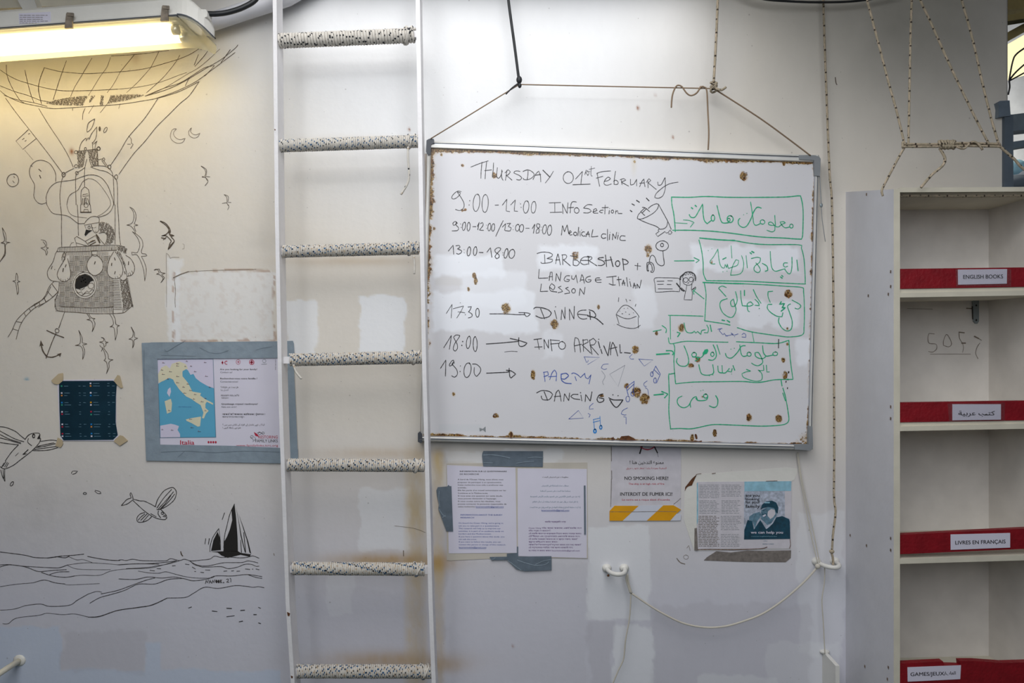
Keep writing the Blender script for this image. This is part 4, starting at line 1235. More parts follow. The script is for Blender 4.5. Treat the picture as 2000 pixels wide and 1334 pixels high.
for i, x in enumerate(range(775, 1500, 21)): hseg(x, 556 - (x - 775) * .03, x + 2, 606 - (x - 775) * .02, 1)
for i, x in enumerate(range(880, 1420, 18)): hseg(x, 612, x, 655, .9)
for i, x in enumerate(range(735, 1480, 21)): hseg(x, 1333 + (x - 735) * .01, x - 4, 1390 + (x - 735) * .02, 1)
for r in range(10):
    for c_ in range(11):
        x0, y0 = 775 + c_ * 64, 662 + r * 67
        if r < 5 and x0 < 900 or x0 > 1455: continue
        if (r + c_) % 2:
            for q_ in range(5): hseg(x0 + 2, y0 + 7 + q_ * 13, x0 + 62, y0 + 6 + q_ * 13)
        else:
            for q_ in range(4): hseg(x0 + 8 + q_ * 15, y0, x0 + 8 + q_ * 15, y0 + 66)
for q_ in range(18): hseg(1465 + q_ * .5, 985 + q_ * 22, 1545 + q_ * 2.5, 985 + q_ * 22 + 4, 1)
for q_ in range(20): hseg(1640 + q_ * 3.6, 965 + q_ * 19, 1668 + q_ * 3.4, 962 + q_ * 18.6, 1)
for q_ in range(8): hseg(735 - q_ * 2, 1180 + q_ * 20, 778, 1190 + q_ * 18, .9)
for q_ in range(60):
    a_ = random.random() * 5
    x0, y0 = 1330 + random.random() * 130, 250 + random.random() * 200
mb.build('balloon_drawing', wall, 'marker drawing of a basket balloon with a reader, sandbags and anchor')

for t, ox, oy, k, w_ in [
    ('30 300 70 370 80 430 75 485 135 490 75 515 70 640 40 690 0 740; w1.8 30 300 45 380 60 440 50 480 10 495 60 505 65 600 50 660 0 740', *C_, 1.3),
    ('535 455 590 470 608 520 600 555 635 560 600 580 620 620 600 660 590 600 530 560 580 550 590 520 560 480', *C_, 1.3),
    ('215 890 232 940 230 985 265 1000 225 1010 240 1080 240 1140 225 1170 215 1080 200 1010 160 995 205 985 205 940 215 890', *C_, 1.3),
    ('1690 30 1730 80 1745 150 1730 220 1700 250 1645 265 1700 275 1740 320 1765 370; 1690 30 1740 60 1770 130 1765 200 1745 250 1800 265 1745 275 1755 310 1770 350', *C_, 1.2),
    ('1725 350 1790 430 1820 520 1800 600 1775 625 1715 615 1720 655 1780 650 1830 730 1870 850 1885 990; 1725 350 1800 400 1850 460 1860 540 1840 600 1850 635 1895 640 1915 665 1840 670 1880 750 1905 850 1885 990', *C_, 1.2),
    ('1130 350 1165 400 1175 420 1125 430 1180 440 1205 480 1210 540 1200 585 1230 520 1235 470 1215 430 1240 412 1190 405 1155 350', *D_, 1.3),
    ('1425 350 1465 420 1475 490 1430 525 1480 530 1495 600 1500 700 1525 600 1525 525 1560 505 1510 490 1500 420 1470 355', *D_, 1.3),
    ('1025 570 1045 640 1040 740 975 765 1050 775 1080 840 1075 950 1100 880 1100 820 1075 760 1135 745 1070 730 1068 660 1025 570', *D_, 1.3),
    ('1320 660 1350 670 1345 710 1290 720 1345 740 1355 790 1380 760 1375 735 1412 722 1370 715 1360 680 1320 660', *D_, 1.3),
    ('1300 765 1350 830 1375 930 1350 960 1385 980 1400 1060 1385 1135 1420 1050 1420 980 1475 950 1415 940 1405 880 1350 800; 1340 790 1320 840', *D_, 1.3),
    ('1708 525 1735 600 1720 660 1675 682 1725 695 1730 760 1725 800 1745 750 1745 695 1795 672 1750 655 1752 610 1708 525', *D_, 1.3),
    ('1285 830 1330 870 1345 920 1330 965; 1290 830 1350 870 1355 920 1345 965 1400 970; 1310 970 1350 985 1375 1030 1335 1085; c 1308 970 12 8; 1340 970 1365 1020', 200, 200, KB, 1.2),
    ('1585 1200 1620 1240 1620 1305 1560 1315; 1585 1200 1635 1220 1640 1260 1630 1300 1675 1303; 1640 1333 1648 1360 1630 1398; 1620 1310 1640 1345', 200, 200, KB, 1.1),
    ('w2.2 755 215 820 240 870 300 885 350 870 385 935 400 890 415 935 470 900 530 855 585 880 500 895 470 830 405 770 405 830 385 865 330 830 270 755 215; f 870 390 935 395 925 412 880 408; w2.4 770 430 820 440; w2 795 455 830 425; f 885 320 890 360 855 375 862 345; f 925 480 905 530 858 582 885 520', 200, 400, KB, 1.3),
    ('675 850 740 835 760 880 820 890 770 910 810 950 760 1015 790 960 745 910 700 905 740 885 720 845; w1.8 675 850 700 838', 200, 400, KB, 1.4),
    ('1675 440 1710 480 1710 530 1735 545 1700 600; 1660 545 1700 545', *B_, 1.2),
    ('w2.2 820 1050 825 1080 845 1105; 825 1060 835 1090', 230, 920, KB, 1.4),
]:
    mb = MB()
    strokes(mb, t, ox, oy, k, w_, 'pen', WDR)
    mb.build('seagull_drawing', wall)
for t in ('1275 932 1245 940 1232 985 1245 1015 1280 1035 1320 1030 1340 1000 1300 1010 1265 990 1255 960 1275 932', '1385 925 1365 950 1370 980 1400 998 1430 990 1447 962 1420 975 1395 970 1378 950 1385 925'):
    mb = MB()
    strokes(mb, t, 0, 0, KA, 1.2, 'penl', WDR)
    mb.build('moon_drawing', wall)

mb = MB()
strokes(mb, '''0 890 80 900 200 950 260 1000 325 1052; 0 945 100 1000 200 1050 310 1085; 0 990 120 1050 270 1095; 0 1035 100 1060 270 1110; 0 1095 100 1110 240 1125; 240 1125 150 1220 70 1333; 325 1055 370 1000 430 975 510 975 520 1005; 490 1045 530 1045 510 1100 440 1180 370 1240 250 1333; c 438 1010 16 25; w1 c 440 1010 14 14; f 518 985 482 1045 525 1040; 370 1045 360 1090 410 1135; w2 300 1250 365 1190; 320 1245 350 1240 300 1250; w.9 200 1270 240 1230;
530 1080 640 1065 700 1065 740 1072; 490 1145 600 1120 700 1100; 470 1160 600 1140 720 1110; 450 1185 600 1165 740 1145; 430 1200 550 1200 650 1190 750 1162''', 0, 700, KB, 1.7, 'pend', WDR)
strokes(mb, '250 0 170 60 60 105 0 75; 60 105 60 200 65 270 30 200 10 120; 40 70 75 10; 60 80 95 20; 80 85 110 30; 20 85 50 30; 40 120 50 230; c 155 300 18 28 .4', 0, 900, KB, 1.6, 'pend', WDR)
mb.build('flying_fish_drawing', wall, 'flying fish drawing cut by the left end of the wall')
mb = MB()
strokes(mb, '''490 465 430 430 340 390 300 390 215 370 200 370; 200 385 280 460 360 530 450 590 540 625 620 630 640 600 590 590; 600 575 640 585 600 540 560 500; 200 370 190 320 170 280 160 300 175 350 120 370 80 410 45 450 120 430 190 380; 490 465 520 370 590 270 650 230 720 215 760 260 760 310 730 380 650 450 550 500 510 500; 510 480 600 350 700 240; 530 490 640 370 725 270; 560 495 660 400 740 300; 545 500 620 420 690 320; 350 540 290 560 250 610 260 660 320 665 390 640 440 595;
265 640 300 600 350 560; 300 640 380 560; 330 655 400 575; 530 520 525 560 560 610; c 580 550 14 15; 430 555 500 595''', 230, 920, KB, 1.6, 'pend', WDR)
mb.build('flying_fish_drawing', wall, 'small winged fish drawing above the sailing boat')
mb = MB()
strokes(mb, '930 165 945 135 1010 135 980 165 945 175; c 1105 425 22 12; 1240 385 1300 400 1315 425 1270 425 1235 395', 0, 900, KB, 1.4, 'pend', WDR)
mb.build('water_drop_drawing', wall)
mb = MB()
strokes(mb, '''f 1300 790 1245 900 1215 1040 1335 1030 1330 870; 1315 750 1240 860 1205 970 1200 1050; w1.2 1315 750 1335 900 1338 1030; f 1520 430 1480 500 1490 640 1460 760 1420 860 1385 920 1375 1045 1565 1045 1560 860 1540 600; 1520 430 1460 560 1420 720 1390 850 1380 1000; f 1540 480 1570 640 1600 850 1655 1060 1665 1060 1615 860 1575 640 1550 520; f 1570 550 1640 740 1700 920 1738 1080 1715 1060 1680 900 1630 740;
1640 800 1665 1060; 1600 900 1610 1060; f 1205 1050 1350 1045 1560 1040 1600 1065 1735 1085 1715 1115 1600 1090 1500 1115 1430 1130 1350 1100 1300 1060; 1390 545 1360 630; 1145 880 1135 950; 1192 880 1180 955''', 230, 920, KB, 1.5, 'ink', WDR)
mb.build('boat_drawing', wall, 'black two-masted sailing boat drawing')
mb = MB()
strokes(mb, '''0 1165 50 1155 110 1165 190 1148 300 1165 400 1168 550 1170 640 1165 690 1140 800 1165 860 1148 900 1155 960 1170 1100 1158 1200 1145 1260 1108 1350 1125 1450 1120 1600 1130 1700 1120 1760 1105 1840 1135; w1 800 1170 650 1210 500 1235 380 1255 110 1270; 0 1220 180 1210 400 1205 600 1190 760 1168; 930 1165 1000 1210 1090 1235 1200 1230 1370 1195 1500 1192 1620 1190 1700 1170 1825 1195; 1100 1250 1200 1248 1350 1245 1440 1270 1560 1250 1650 1215 1740 1215 1800 1240 1840 1238;
w1 940 1170 1000 1220 1100 1250; 970 1250 1010 1275; 880 1212 930 1218; 710 1235 750 1232; 420 1292 480 1300; 510 1270 560 1272; 1080 1318 1120 1322; 1000 1305 1015 1308; 1140 1288 1200 1290; 1380 1305 1420 1300; 1480 1302 1510 1298; 1550 1305 1590 1303; 1660 1275 1720 1280; 1750 1278 1760 1276; 1800 1275 1840 1285''', 230, 920, KB, 1.3, 'pend', WDR)
strokes(mb, '0 1187 150 1205 330 1230 450 1258 620 1265; w2 620 1265 720 1252 800 1240; 800 1240 950 1230 1090 1215; 1140 1245 1300 1275 1450 1295 1560 1298; 740 1248 850 1262 900 1240; w.9 900 1250 1000 1290 1080 1285 1200 1325', 0, 900, KB, 1.5, 'pend', WDR)
strokes(mb, '''0 160 70 158 150 168 260 175 400 182 440 178 490 160; w.9 490 160 620 145 750 150 860 160; 860 160 1000 152 1150 155; 0 175 60 160 130 165 200 180 280 208 380 200 480 195; 300 215 380 240 470 250 540 240; w.9 540 240 600 235 720 235 800 205 910 190 1100 180 1280 130; w.8 490 165 560 190 700 195 800 195; 360 230 420 212 500 210; w1 0 318 120 300 240 290; 240 290 320 270 400 290 470 298; w.8 470 298 500 305 720 295; 860 262 980 265 1070 248 1170 255 1260 248 1340 262 1400 275 1500 262 1560 240 1680 240 1790 230 1895 245;
w1 1000 205 1080 218 1150 220 1200 210 1260 225 1340 245 1420 255 1520 255 1550 245; 1790 230 1850 250 1895 258; 650 437 720 398 800 375 900 345 1000 300 1120 298 1220 265 1330 258; 730 370 850 345 960 305 1060 270 1120 255; w1 0 488 100 480 180 455; 180 455 290 443 360 460 500 452 560 415 640 370; w1 640 370 700 352 735 358; w1 20 585 60 585 120 545 280 525 340 510 450 520 540 515 640 538; w1.8 640 538 720 533 850 490 1000 468 1100 450 1210 400; 1210 400 1340 395 1400 365 1480 322 1580 330 1700 310 1780 315 1830 322 1870 318 1910 325''', 0, 1060, KA, 1.3, 'pend', WDR)
strokes(mb, '1365 472 1385 465; 1535 494 1570 498; 1640 474 1675 476; 1740 490 1770 488; 1640 535 1695 528; 1870 468 1885 474; 1835 520 1855 520; 1730 572 1755 567; 1870 580 1885 585', 0, 1060, KA, 1.7, 'pend', WDR)
mb.build('sea_drawing', wall, 'long marker drawing of waves under the sailing boat')
mb = MB()
strokes(mb, '''1485 296 1492 270 1500 292 1508 268; 1512 294 1520 268 1528 292; 1515 284 1526 282; 1534 293 1538 270 1548 290 1554 268; c 1566 280 7 11; c 1582 280 7 11; 1594 268 1594 291; 1604 268 1596 280 1606 290; c 1618 288 4 4; 1638 265 1650 262 1652 272 1638 286 1656 285; 1664 258 1670 262 1670 284''', 0, 1060, KA, 1.4, 'pend', WDR)
mb.build('signature_lettering', wall, 'small signature NANOOK. 21 under the waves')
mb = MB()
strokes(mb, 'w2.2 925 950 1020 905 1120 870; w.9 1120 870 1400 855 1700 848 2000 840; w.8 830 630 860 650 885 700 910 685 1000 685', 200, 400, KB, 1, 'penl', WDR)
strokes(mb, 'w1 935 960 950 1100 945 1250 950 1333; w.7 830 640 835 1333; w.7 1045 510 1065 520 1065 570 1040 575', 200, 400, KB, 1, 'penl', WDR)
strokes(mb, 'w1.8 700 118 725 148 760 160; w.8 775 40 790 20 800 60; w.8 c 768 108 18 16', 1140, 1060, 3.846, 1, 'penl', WDR)
strokes(mb, 'w2 172 505 176 540 182 552', 1580, 0, 3.336, 1, 'pen', WDR)
strokes(mb, 'w.8 945 735 1000 740 1100 755 1180 785; w2 1012 925 1013 965; w1.6 18 945 22 960', 530, 840, 3.924, 1, 'penl', WDR)
mb.build('crack_lines', wall, 'fine cracks and scratches in the paint')


# ------------------------------------------------------------------ taped sheets on the wall
def sheet(mb, pts, d, k, t=.0006): mb.prism(pts, d, t, k)


def dashes(mb, x0, x1, y, h, k, d, r, fill=.85):
    x = x0
    while x < x1:
        w_ = r.uniform(3, 9)
        mb.quad(x, y - h, min(x + w_, x1), y, d, k)
        x += w_ + r.uniform(.8, 1.8)


# dark results sheet
sh = empty('results_sheet', W(172, 860, .001), 'dark navy printed sheet of small rows held by four beige tapes', 'poster')
mb = MB()
sheet(mb, P('112 742 228 741 227 780 227 830 231 852 230 861 120 861 116 830 114 790'), .0025, 'paper')
mb.build('paper', sh)
mb = MB()
PD = .0032
mb.poly(P('115 745 123 744 221 743.5 228 750 226.5 775 226 825 230 850 221 859 124 860 118 851 116 800'), PD, 'navy')
fl = [('360', 'capl', ''), ]
lc = [(360, 'dgreen'), (450, 'paper'), (483, 'orange'), (575, 'cyan'), (605, 'dgreen'), (695, 'paper'), (725, 'crim'), (857, 'paper'), (890, 'crim'), (980, 'crim'), (1013, 'paper')]
rc_ = [(325, 'paper'), (358, 'orange'), (447, 'paper'), (482, 'cyan'), (572, 'yellow'), (605, 'paper'), (693, 'crim'), (730, 'dgreen'), (857, 'cyan'), (890, 'orange'), (978, 'cyan'), (1013, 'paper')]
rr2 = random.Random(3)
for x0, lst in ((800, lc), (1178, rc_)):
    for y, k_ in lst:
        x, yy = x0 / KB + (y - 300) * .003, 700 + y / KB
        mb.quad(x - 1.6, yy - 1.3, x + 1.6, yy + 1.5, PD + .0003, k_)
        mb.quad(x + 5, yy - .3, x + 5 + rr2.uniform(6, 14), yy + .7, PD + .0003, 'tealm')
        mb.quad(x + 33 + rr2.uniform(-1, 1), yy - .3, x + 37, yy + .6, PD + .0003, 'tealm')
        if rr2.random() < .6: mb.quad(x + 42, yy - .3, x + 47, yy + .6, PD + .0003, 'tealm')
mb.build('printed_panel', sh, 'dark navy print with tiny coloured flags')
for t in ('665 290 760 200 820 190 820 290 760 340 700 330', '1480 290 1530 215 1560 225 1600 380 1570 385 1520 340', '1500 1050 1560 1000 1600 1010 1665 1070 1560 1140 1480 1080', '735 1090 750 1030 810 1060 820 1110 790 1160 720 1140'):
    mb = MB()
    sheet(mb, P(t, 0, 700, KB), .0042, 'mask')
    mb.build('masking_tape', sh)

# map leaflet in duct tape
KU = 5.3375
lf = empty('map_leaflet', W(425, 902, .001), 'family tracing leaflet with a blue map of Italy framed by grey duct tape', 'poster')
mb = MB()
sheet(mb, P('304 698 562 697 567 879 311 872'), .002, 'paper')
mb.build('paper', lf)
PD = .0027


def U(t): return P(t, 270, 660, KU)


mb = MB()
mb.poly(U('198 226 782 220 811 1037 226 1043'), PD, 'tealp')
mb.poly(U('202 230 778 224 806 1033 230 1039'), PD + .0002, 'sea')
mb.poly(U('202 230 778 224 788 525 720 500 650 460 600 420 575 375 545 385 520 340 500 325 465 345 440 420 300 420 206 480'), PD + .0004, 'abroad')
mb.poly(U('206 380 240 310 290 285 330 320 350 270 430 245 500 275 518 318 460 345 462 400 520 470 565 560 655 575 645 600 700 640 780 680 780 698 715 665 700 690 700 730 735 760 705 790 685 840 665 835 680 780 650 700 600 670 560 640 500 610 430 540 380 470 365 435 320 415 280 440 212 470'), PD + .0006, 'land')
mb.poly(U('275 660 340 635 352 680 345 770 300 790 290 740'), PD + .0006, 'land')
mb.poly(U('335 515 342 560 325 615 300 575 310 535'), PD + .0006, 'abroad')
mb.poly(U('495 850 560 835 655 820 645 920 620 925 560 890 505 865'), PD + .0006, 'land')
mb.poly(U('229 915 340 895 385 905 425 920 410 960 435 1000 437 1035 231 1038'), PD + .0006, 'abroad')
for x, y in ((395, 268), (395, 292), (480, 297), (235, 335), (320, 352), (245, 380), (395, 402), (395, 467), (505, 480), (460, 512), (530, 548), (470, 575), (580, 590), (570, 637), (690, 630), (650, 665), (310, 757), (690, 758), (530, 847), (300, 430), (545, 935), (620, 975), (240, 955), (340, 962), (540, 295), (580, 352), (695, 400), (495, 244), (685, 257), (250, 260), (735, 515)):
    p = U('%d %d %d %d' % (x, y, x + 30, y))
    mb.quad(p[0][0], p[0][1] - .1, p[0][0] + 4 + (x * 7 % 3), p[0][1] + .7, PD + .0009, 'cap')
    mb.quad(p[0][0] + 1, p[0][1] - 1.6, p[0][0] + 2, p[0][1] - .6, PD + .0009, 'crim')
mb.text('Mar Mediterraneo', *U('420 722')[0], 1.6, 'pblue', PD + .0009, w=25)
mb.build('map_print', lf, 'blue sea map with Italy in beige')
mb = MB()
mb.text('Italia', *U('437 1112')[0], 8.5, 'crim', PD, w=27.5, bold=.03)
for i in range(4):
    strokes(mb, 'c %d 1087 9 11' % (733 + i * 25), 270, 660, KU, 1.2, 'crim', PD)
mb.quad(*U('868 252')[0], *U('888 264')[0], PD, 'crim')
mb.quad(*U('874 240')[0], *U('882 275')[0], PD, 'crim')
strokes(mb, 'w1.6 925 242 908 245 902 258 910 272 925 275; w.8 c 1042 250 22 24; w1.2 1034 250 1052 250; w1.2 1043 240 1043 262; w1.3 c 1182 253 24 25', 270, 660, KU, 1, 'crim', PD)
mb.quad(*U('1165 248')[0], *U('1199 260')[0], PD, 'crim')
mb.quad(*U('1176 236')[0], *U('1188 272')[0], PD, 'crim')
strokes(mb, 'w.9 c 1313 240 18 18; w.9 1285 275 1340 272', 270, 660, KU, 1, 'capl', PD)
for s_, x, y, w_, b_, k_ in [('Are you looking for your family?', 852, 335, 388, .02, 'ink'), ('Contact us!', 855, 366, 125, 0, 'cap'), ('Recherchez-vous votre famille ?', 855, 431, 385, .03, 'ink'), ('Contactez-nous!', 855, 463, 185, 0, 'cap'),
                             (ar('هل تبحث عن عائلتك؟'), 860, 520, 183, .02, 'ink'), (ar('اتصل بنا'), 860, 550, 80, 0, 'cap'), ('ስድራቤትካ ትደሊ አለኻ?', 862, 608, 190, .02, 'ink'), ('ተወከሱና።', 865, 635, 78, 0, 'cap'),
                             ('Qoyskaaga miyaad raadineysa?', 866, 696, 380, .03, 'ink'), ('Nala soo xiriir!', 868, 727, 158, 0, 'cap'), ('আপনি কি আপনার পরিবারকে খুঁজছেন ?', 875, 804, 448, .02, 'ink'), ('আমাদের সাথে যোগাযোগ করুন ।', 875, 832, 232, 0, 'cap'),
                             (ar('کیا آپ اپنے خاندان کے افراد کی تلاش میں ہیں ؟'), 878, 912, 440, .01, 'ink'), (ar('هم سے رابطه کریں !'), 878, 943, 192, .01, 'ink')]:
    mb.text(s_, *U('%d %d' % (x, y))[0], 3.0, k_, PD, w=w_ / KU, bold=b_)
mb.text('RESTORING', *U('1253 1048')[0], 5.6, 'crim', PD, w=37.5, bold=.0)
mb.text('FAMILY LINKS', *U('1222 1088')[0], 5.6, 'ink', PD, w=43.5)
mb.text('www.familylinks.icrc.org', *U('1022 1131')[0], 3.9, 'crim', PD, w=81.5, bold=.012)
strokes(mb, 'f 1205 980 1245 1005 1255 1030 1220 1020', 270, 660, KU, 1, 'crim', PD)
strokes(mb, 'w.7 1240 990 1270 985 1300 1000; w.7 c 1265 995 14 14; w.7 c 1300 992 14 12; w.7 c 1185 1030 15 12; w.7 1170 1040 1200 1060 1195 1085; w.7 1210 1030 1225 1050 1205 1075', 270, 660, KU, 1, 'ink', PD)
mb.text('ICRC RFL 2018', *U('1428 225')[0], 1.3, 'ink', PD, w=20, rot=-math.pi / 2)
mb.build('printed_text', lf, kind='stuff')
for t in ('35 52 195 46 232 1280 82 1280', '130 46 1435 35 1612 30 1622 60 1630 205 1400 210 190 218 130 200', '225 1112 1000 1125 1560 1150 1665 1160 1668 1316 1475 1308 232 1282 80 1280', '1548 38 1610 32 1668 1312 1580 1308'):
    mb = MB()
    TD = globals().get('TD', .0046) + .0004
    sheet(mb, U(t), TD, 'duct')
    mb.build('duct_tape', lf)
mb = MB()
strokes(mb, 'w1 275 120 300 140 400 80 490 30; w.7 1230 125 1300 105 1390 92; w.6 640 100 740 150 840 160 940 130; w.9 240 1190 500 1180 800 1195 1100 1180 1470 1190; w.6 410 1245 480 1185; w.6 240 180 600 190; w.6 60 120 60 700', 270, 660, KU, 1, 'crease', .0066)
mb.build('tape_creases', lf)

# survey sheets
KV = 5.3375


def V(t): return P(t, 840, 870, KV)


sv = empty('survey_sheets', W(1010, 1090, .001), 'pair of lilac printed survey sheets held by dark duct tape below the whiteboard', 'poster')
mb = MB()
sheet(mb, V('168 188 1640 178 1645 1180 910 1168 208 1200 175 1195'), .0015, 'sleeve')
mb.build('plastic_sleeve', sv)
for t in ('175 205 890 232 905 1120 195 1125', '912 240 1634 246 1634 1175 916 1153'):
    mb = MB()
    sheet(mb, V(t), .0025, 'paper')
    pg = mb.build('paper', sv)
    mb = MB()
    d = .0029
    if t.startswith('175'):
        F = 1.8
        rows = [('INFORMATION SUR LE QUESTIONNAIRE', 310, 277, 490, 'ink', .035), ('DE RECHERCHE', 310, 306, 200, 'ink', .035), ("A bord de l'Ocean Viking, nous allons vous", 288, 361, 475, 'ink', 0), ('proposer de participer à un questionnaire.', 288, 391, 458, 'ink', 0),
                ('Cette recherche nous aide à améliorer nos', 288, 419, 472, 'ink', 0), ('activités.', 288, 447, 92, 'ink', 0), ("Elle fait partie d'un travail universitaire sur les", 290, 475, 500, 'ink', 0), ('frontières et la Méditerranée.', 290, 504, 315, 'ink', 0),
                ('Si vous avez une question sur cette étude,', 290, 532, 465, 'ink', 0), ("vous pouvez demander à l'équipage.", 290, 560, 402, 'ink', 0), ('Si vous voulez suivre les résultats, vous', 290, 589, 442, 'ink', 0), ('pouvez contacter la personne responsable de', 290, 617, 506, 'ink', 0),
                ('cette recherche:', 290, 645, 180, 'ink', 0), ('lacartomobile@gmail.com', 477, 645, 290, 'pblue', .01), ('INFORMATION ABOUT THE SURVEY', 318, 731, 436, 'pblue', .035), ('RESEARCH', 318, 759, 140, 'pblue', .035),
                ("On board the Ocean Viking, we're going to", 297, 816, 465, 'pblue', 0), ('ask you to take part in a questionnaire.', 297, 845, 425, 'pblue', 0), ('This research will help us to improve our', 297, 872, 440, 'pblue', 0), ('activities, it is part of an academic study on', 297, 900, 470, 'pblue', 0),
                ('borders and the Mediterranean.', 297, 928, 342, 'pblue', 0), ('If you have a question about this study, you', 299, 957, 476, 'pblue', 0), ('can ask the crew.', 299, 985, 188, 'pblue', 0), ('If you want to follow the results, you can', 300, 1012, 438, 'pblue', 0),
                ('contact the person in charge of this research.', 300, 1041, 490, 'pblue', 0), ('lacartomobile@gmail.com', 300, 1069, 285, 'pblue', .01)]
    else:
        rows = [(ar('معلومات عن استبيان البحث'), 1170, 335, 270, 'ink', .02), (ar('سنطلب منك المشاركة في الاستبيان'), 1163, 425, 280, 'tealp', 0), (ar('يساعدنا هذا البحث على تحسين أنشطتنا'), 1150, 480, 312, 'tealp', 0), (ar('إنه جزء من العمل الأكاديمي على الحدود والبحر الأبيض المتوسط'), 1043, 538, 520, 'tealp', 0),
                (ar('إذا كان لديك سؤال حول هذه الدراسة يمكنك أن تسأل الطاقم'), 1068, 593, 475, 'tealp', 0), (ar('إذا أردت متابعة النتائج يمكنك التواصل مع المسؤول عن هذا البحث'), 1040, 650, 530, 'tealp', 0), ('lacartomobile@gmail.com', 1160, 682, 290, 'pblue', .02), ('জরিপ সম্পর্কিত তথ্য', 1197, 803, 218, 'purp', .01),
                ('Ocean Viking শিপে আমরা আপনাকে একটি জরিপে অংশ', 1027, 868, 553, 'purp', 0), ('নিতে অনুরোধ করতেছি।', 1027, 896, 232, 'purp', 0), ('এই জরিপ আমাদের কার্যক্রম উন্নত করতে সাহায্য করবে।', 1027, 925, 550, 'purp', 0), ('এটি সীমান্ত এবং ভূমধ্যসাগরের একাডেমিক কাজের অংশ।', 1027, 954, 535, 'purp', 0),
                ('এই জরিপ সম্পর্কে আপনার কোন প্রশ্ন থাকলে, আপনি', 1027, 983, 515, 'purp', 0), ('ক্রুদের জিজ্ঞাসা করতে পারেন।', 1027, 1012, 303, 'purp', 0), ('আপনি যদি ফলাফলগুলি অনুসরণ করতে চান তবে আপনি', 1027, 1042, 553, 'purp', 0), ('এই অনুসন্ধানের দায়িত্বে থাকা প্রধান ব্যক্তির সাথে', 1027, 1071, 462, 'purp', 0),
                ('যোগাযোগ করতে পারেন', 1027, 1103, 235, 'purp', 0), ('lacartomobile@gmail.com', 1270, 1103, 290, 'purp', 0)]
    for s_, x, y, w_, k_, b_ in rows:
        x_, y_ = V('%d %d' % (x, y))[0]
        mb.text(s_, x_, y_, 2.6, k_, d, w=w_ / KV, bold=b_ + .006, rot=-.002)
        if 'gmail' in s_ and k_ == 'pblue':
            mb.quad(x_, y_ + .9, x_ + w_ / KV, y_ + 1.5, d, 'pblue')
    mb.build('printed_text', pg, kind='stuff')
for t, lb in (('555 58 1178 60 1175 223 553 218 541 110 545 80', None), ('65 470 80 435 180 428 190 410 205 425 222 425 240 897 172 895 85 660 92 620 75 540', 'dark duct tape torn and curling'), ('1603 418 1620 418 1624 928 1607 928', None), ('620 1163 800 1160 1265 1155 1267 1300 990 1312 900 1290 805 1195 640 1197', None), ('800 1128 905 1122 905 1055 918 1055 918 1160 800 1162', None)):
    mb = MB()
    VD = globals().get('VD', .0040) + .0003
    sheet(mb, V(t), VD, 'ductd', .0012)
    mb.build('duct_tape', sv, lb)
mb = MB()
for t, k_ in (('w2.2 555 100 650 98 740 110 830 130; w1.6 1020 130 1090 122 1178 128; w1.4 560 180 650 182; w1.4 900 185 1000 172 1080 165', 'duct'), ('w1.8 910 1195 980 1220 1100 1250 1200 1240 1235 1215; w1.6 810 1200 880 1250 950 1300; w1.6 1100 1240 1180 1205 1255 1190; w1.4 650 1190 680 1170', 'duct'), ('w1.6 95 480 90 560 100 640; w2 90 660 130 720 160 740; w1.6 130 750 160 730', 'duct')):
    strokes(mb, t, 840, 870, KV, 1, k_, .0060)
mb.build('tape_creases', sv)

# no smoking notice
KW = 7.411


def Wn(t): return P(t, 1170, 860, KW)


ns_ = empty('smoking_notice', W(1262, 1016, .001), 'worn no-smoking notice in three languages over a yellow and white striped tape', 'poster')
mb = MB()
sheet(mb, Wn('175 60 1190 60 1180 1012 162 1012'), .002, 'paperw')
mb.build('paper', ns_)
mb = MB()
d = .0025
mb.text(ar('ممنوع التدخين هنا !'), *Wn('690 342')[0], 6.6, 'ink', d, w=490 / KW, bold=.02, center=True, res=4)
mb.text(ar('السفينة معرضة بشدة لخطر نشوب حريق'), *Wn('685 415')[0], 3.6, 'crim', d, w=580 / KW, center=True)
mb.text('NO SMOKING HERE!', *Wn('685 573')[0], 6.6, 'ink', d, w=632 / KW, bold=.03, center=True, res=4)
mb.text('The ship is at high risk of fire', *Wn('685 642')[0], 3.4, 'crim', d, w=515 / KW, bold=.015, center=True)
mb.text('INTERDIT DE FUMER ICI!', *Wn('683 802')[0], 6.6, 'ink', d, w=752 / KW, bold=.03, center=True, res=4)
mb.text("Le navire est à risque élevé d'incendie", *Wn('680 872')[0], 3.4, 'crim', d, w=690 / KW, bold=.015, center=True)
strokes(mb, 'w3 620 90 590 190; w3 800 90 845 180; w.8 845 190 858 240', 1170, 860, KW, 1, 'ink', d)
strokes(mb, 'w2.2 600 95 650 125 715 135 780 110 800 90', 1170, 860, KW, 1, 'crim', d)
strokes(mb, 'w1.6 178 95 180 300; w1.6 182 440 185 560; w1.4 180 560 175 800 168 960; w1 1080 925 1150 870 1180 840', 1170, 860, KW, 1, 'resid', d)
mb.build('printed_text', ns_, kind='stuff')
mb = MB()
sheet(mb, Wn('225 945 570 947 930 940 1080 938 1188 1000 1125 1060 1190 1075 1180 1160 1030 1165 150 1167 150 1020'), .0034, 'tapew')
d = .0038
mb.poly(Wn('225 946 575 948 340 1165 151 1165 151 1022'), d, 'yellow')
mb.poly(Wn('930 941 1078 940 1186 1002 1125 1058 1030 1163 690 1163'), d, 'yellow')
strokes(mb, 'w1 155 1035 500 1035 850 1030 1120 1035', 1170, 860, KW, 1, 'resid', d + .0003)
mb.build('striped_tape', ns_, 'yellow and white hazard tape')

# magazine pages
KX = 6.0625


def Xn(t): return P(t, 1320, 900, KX)


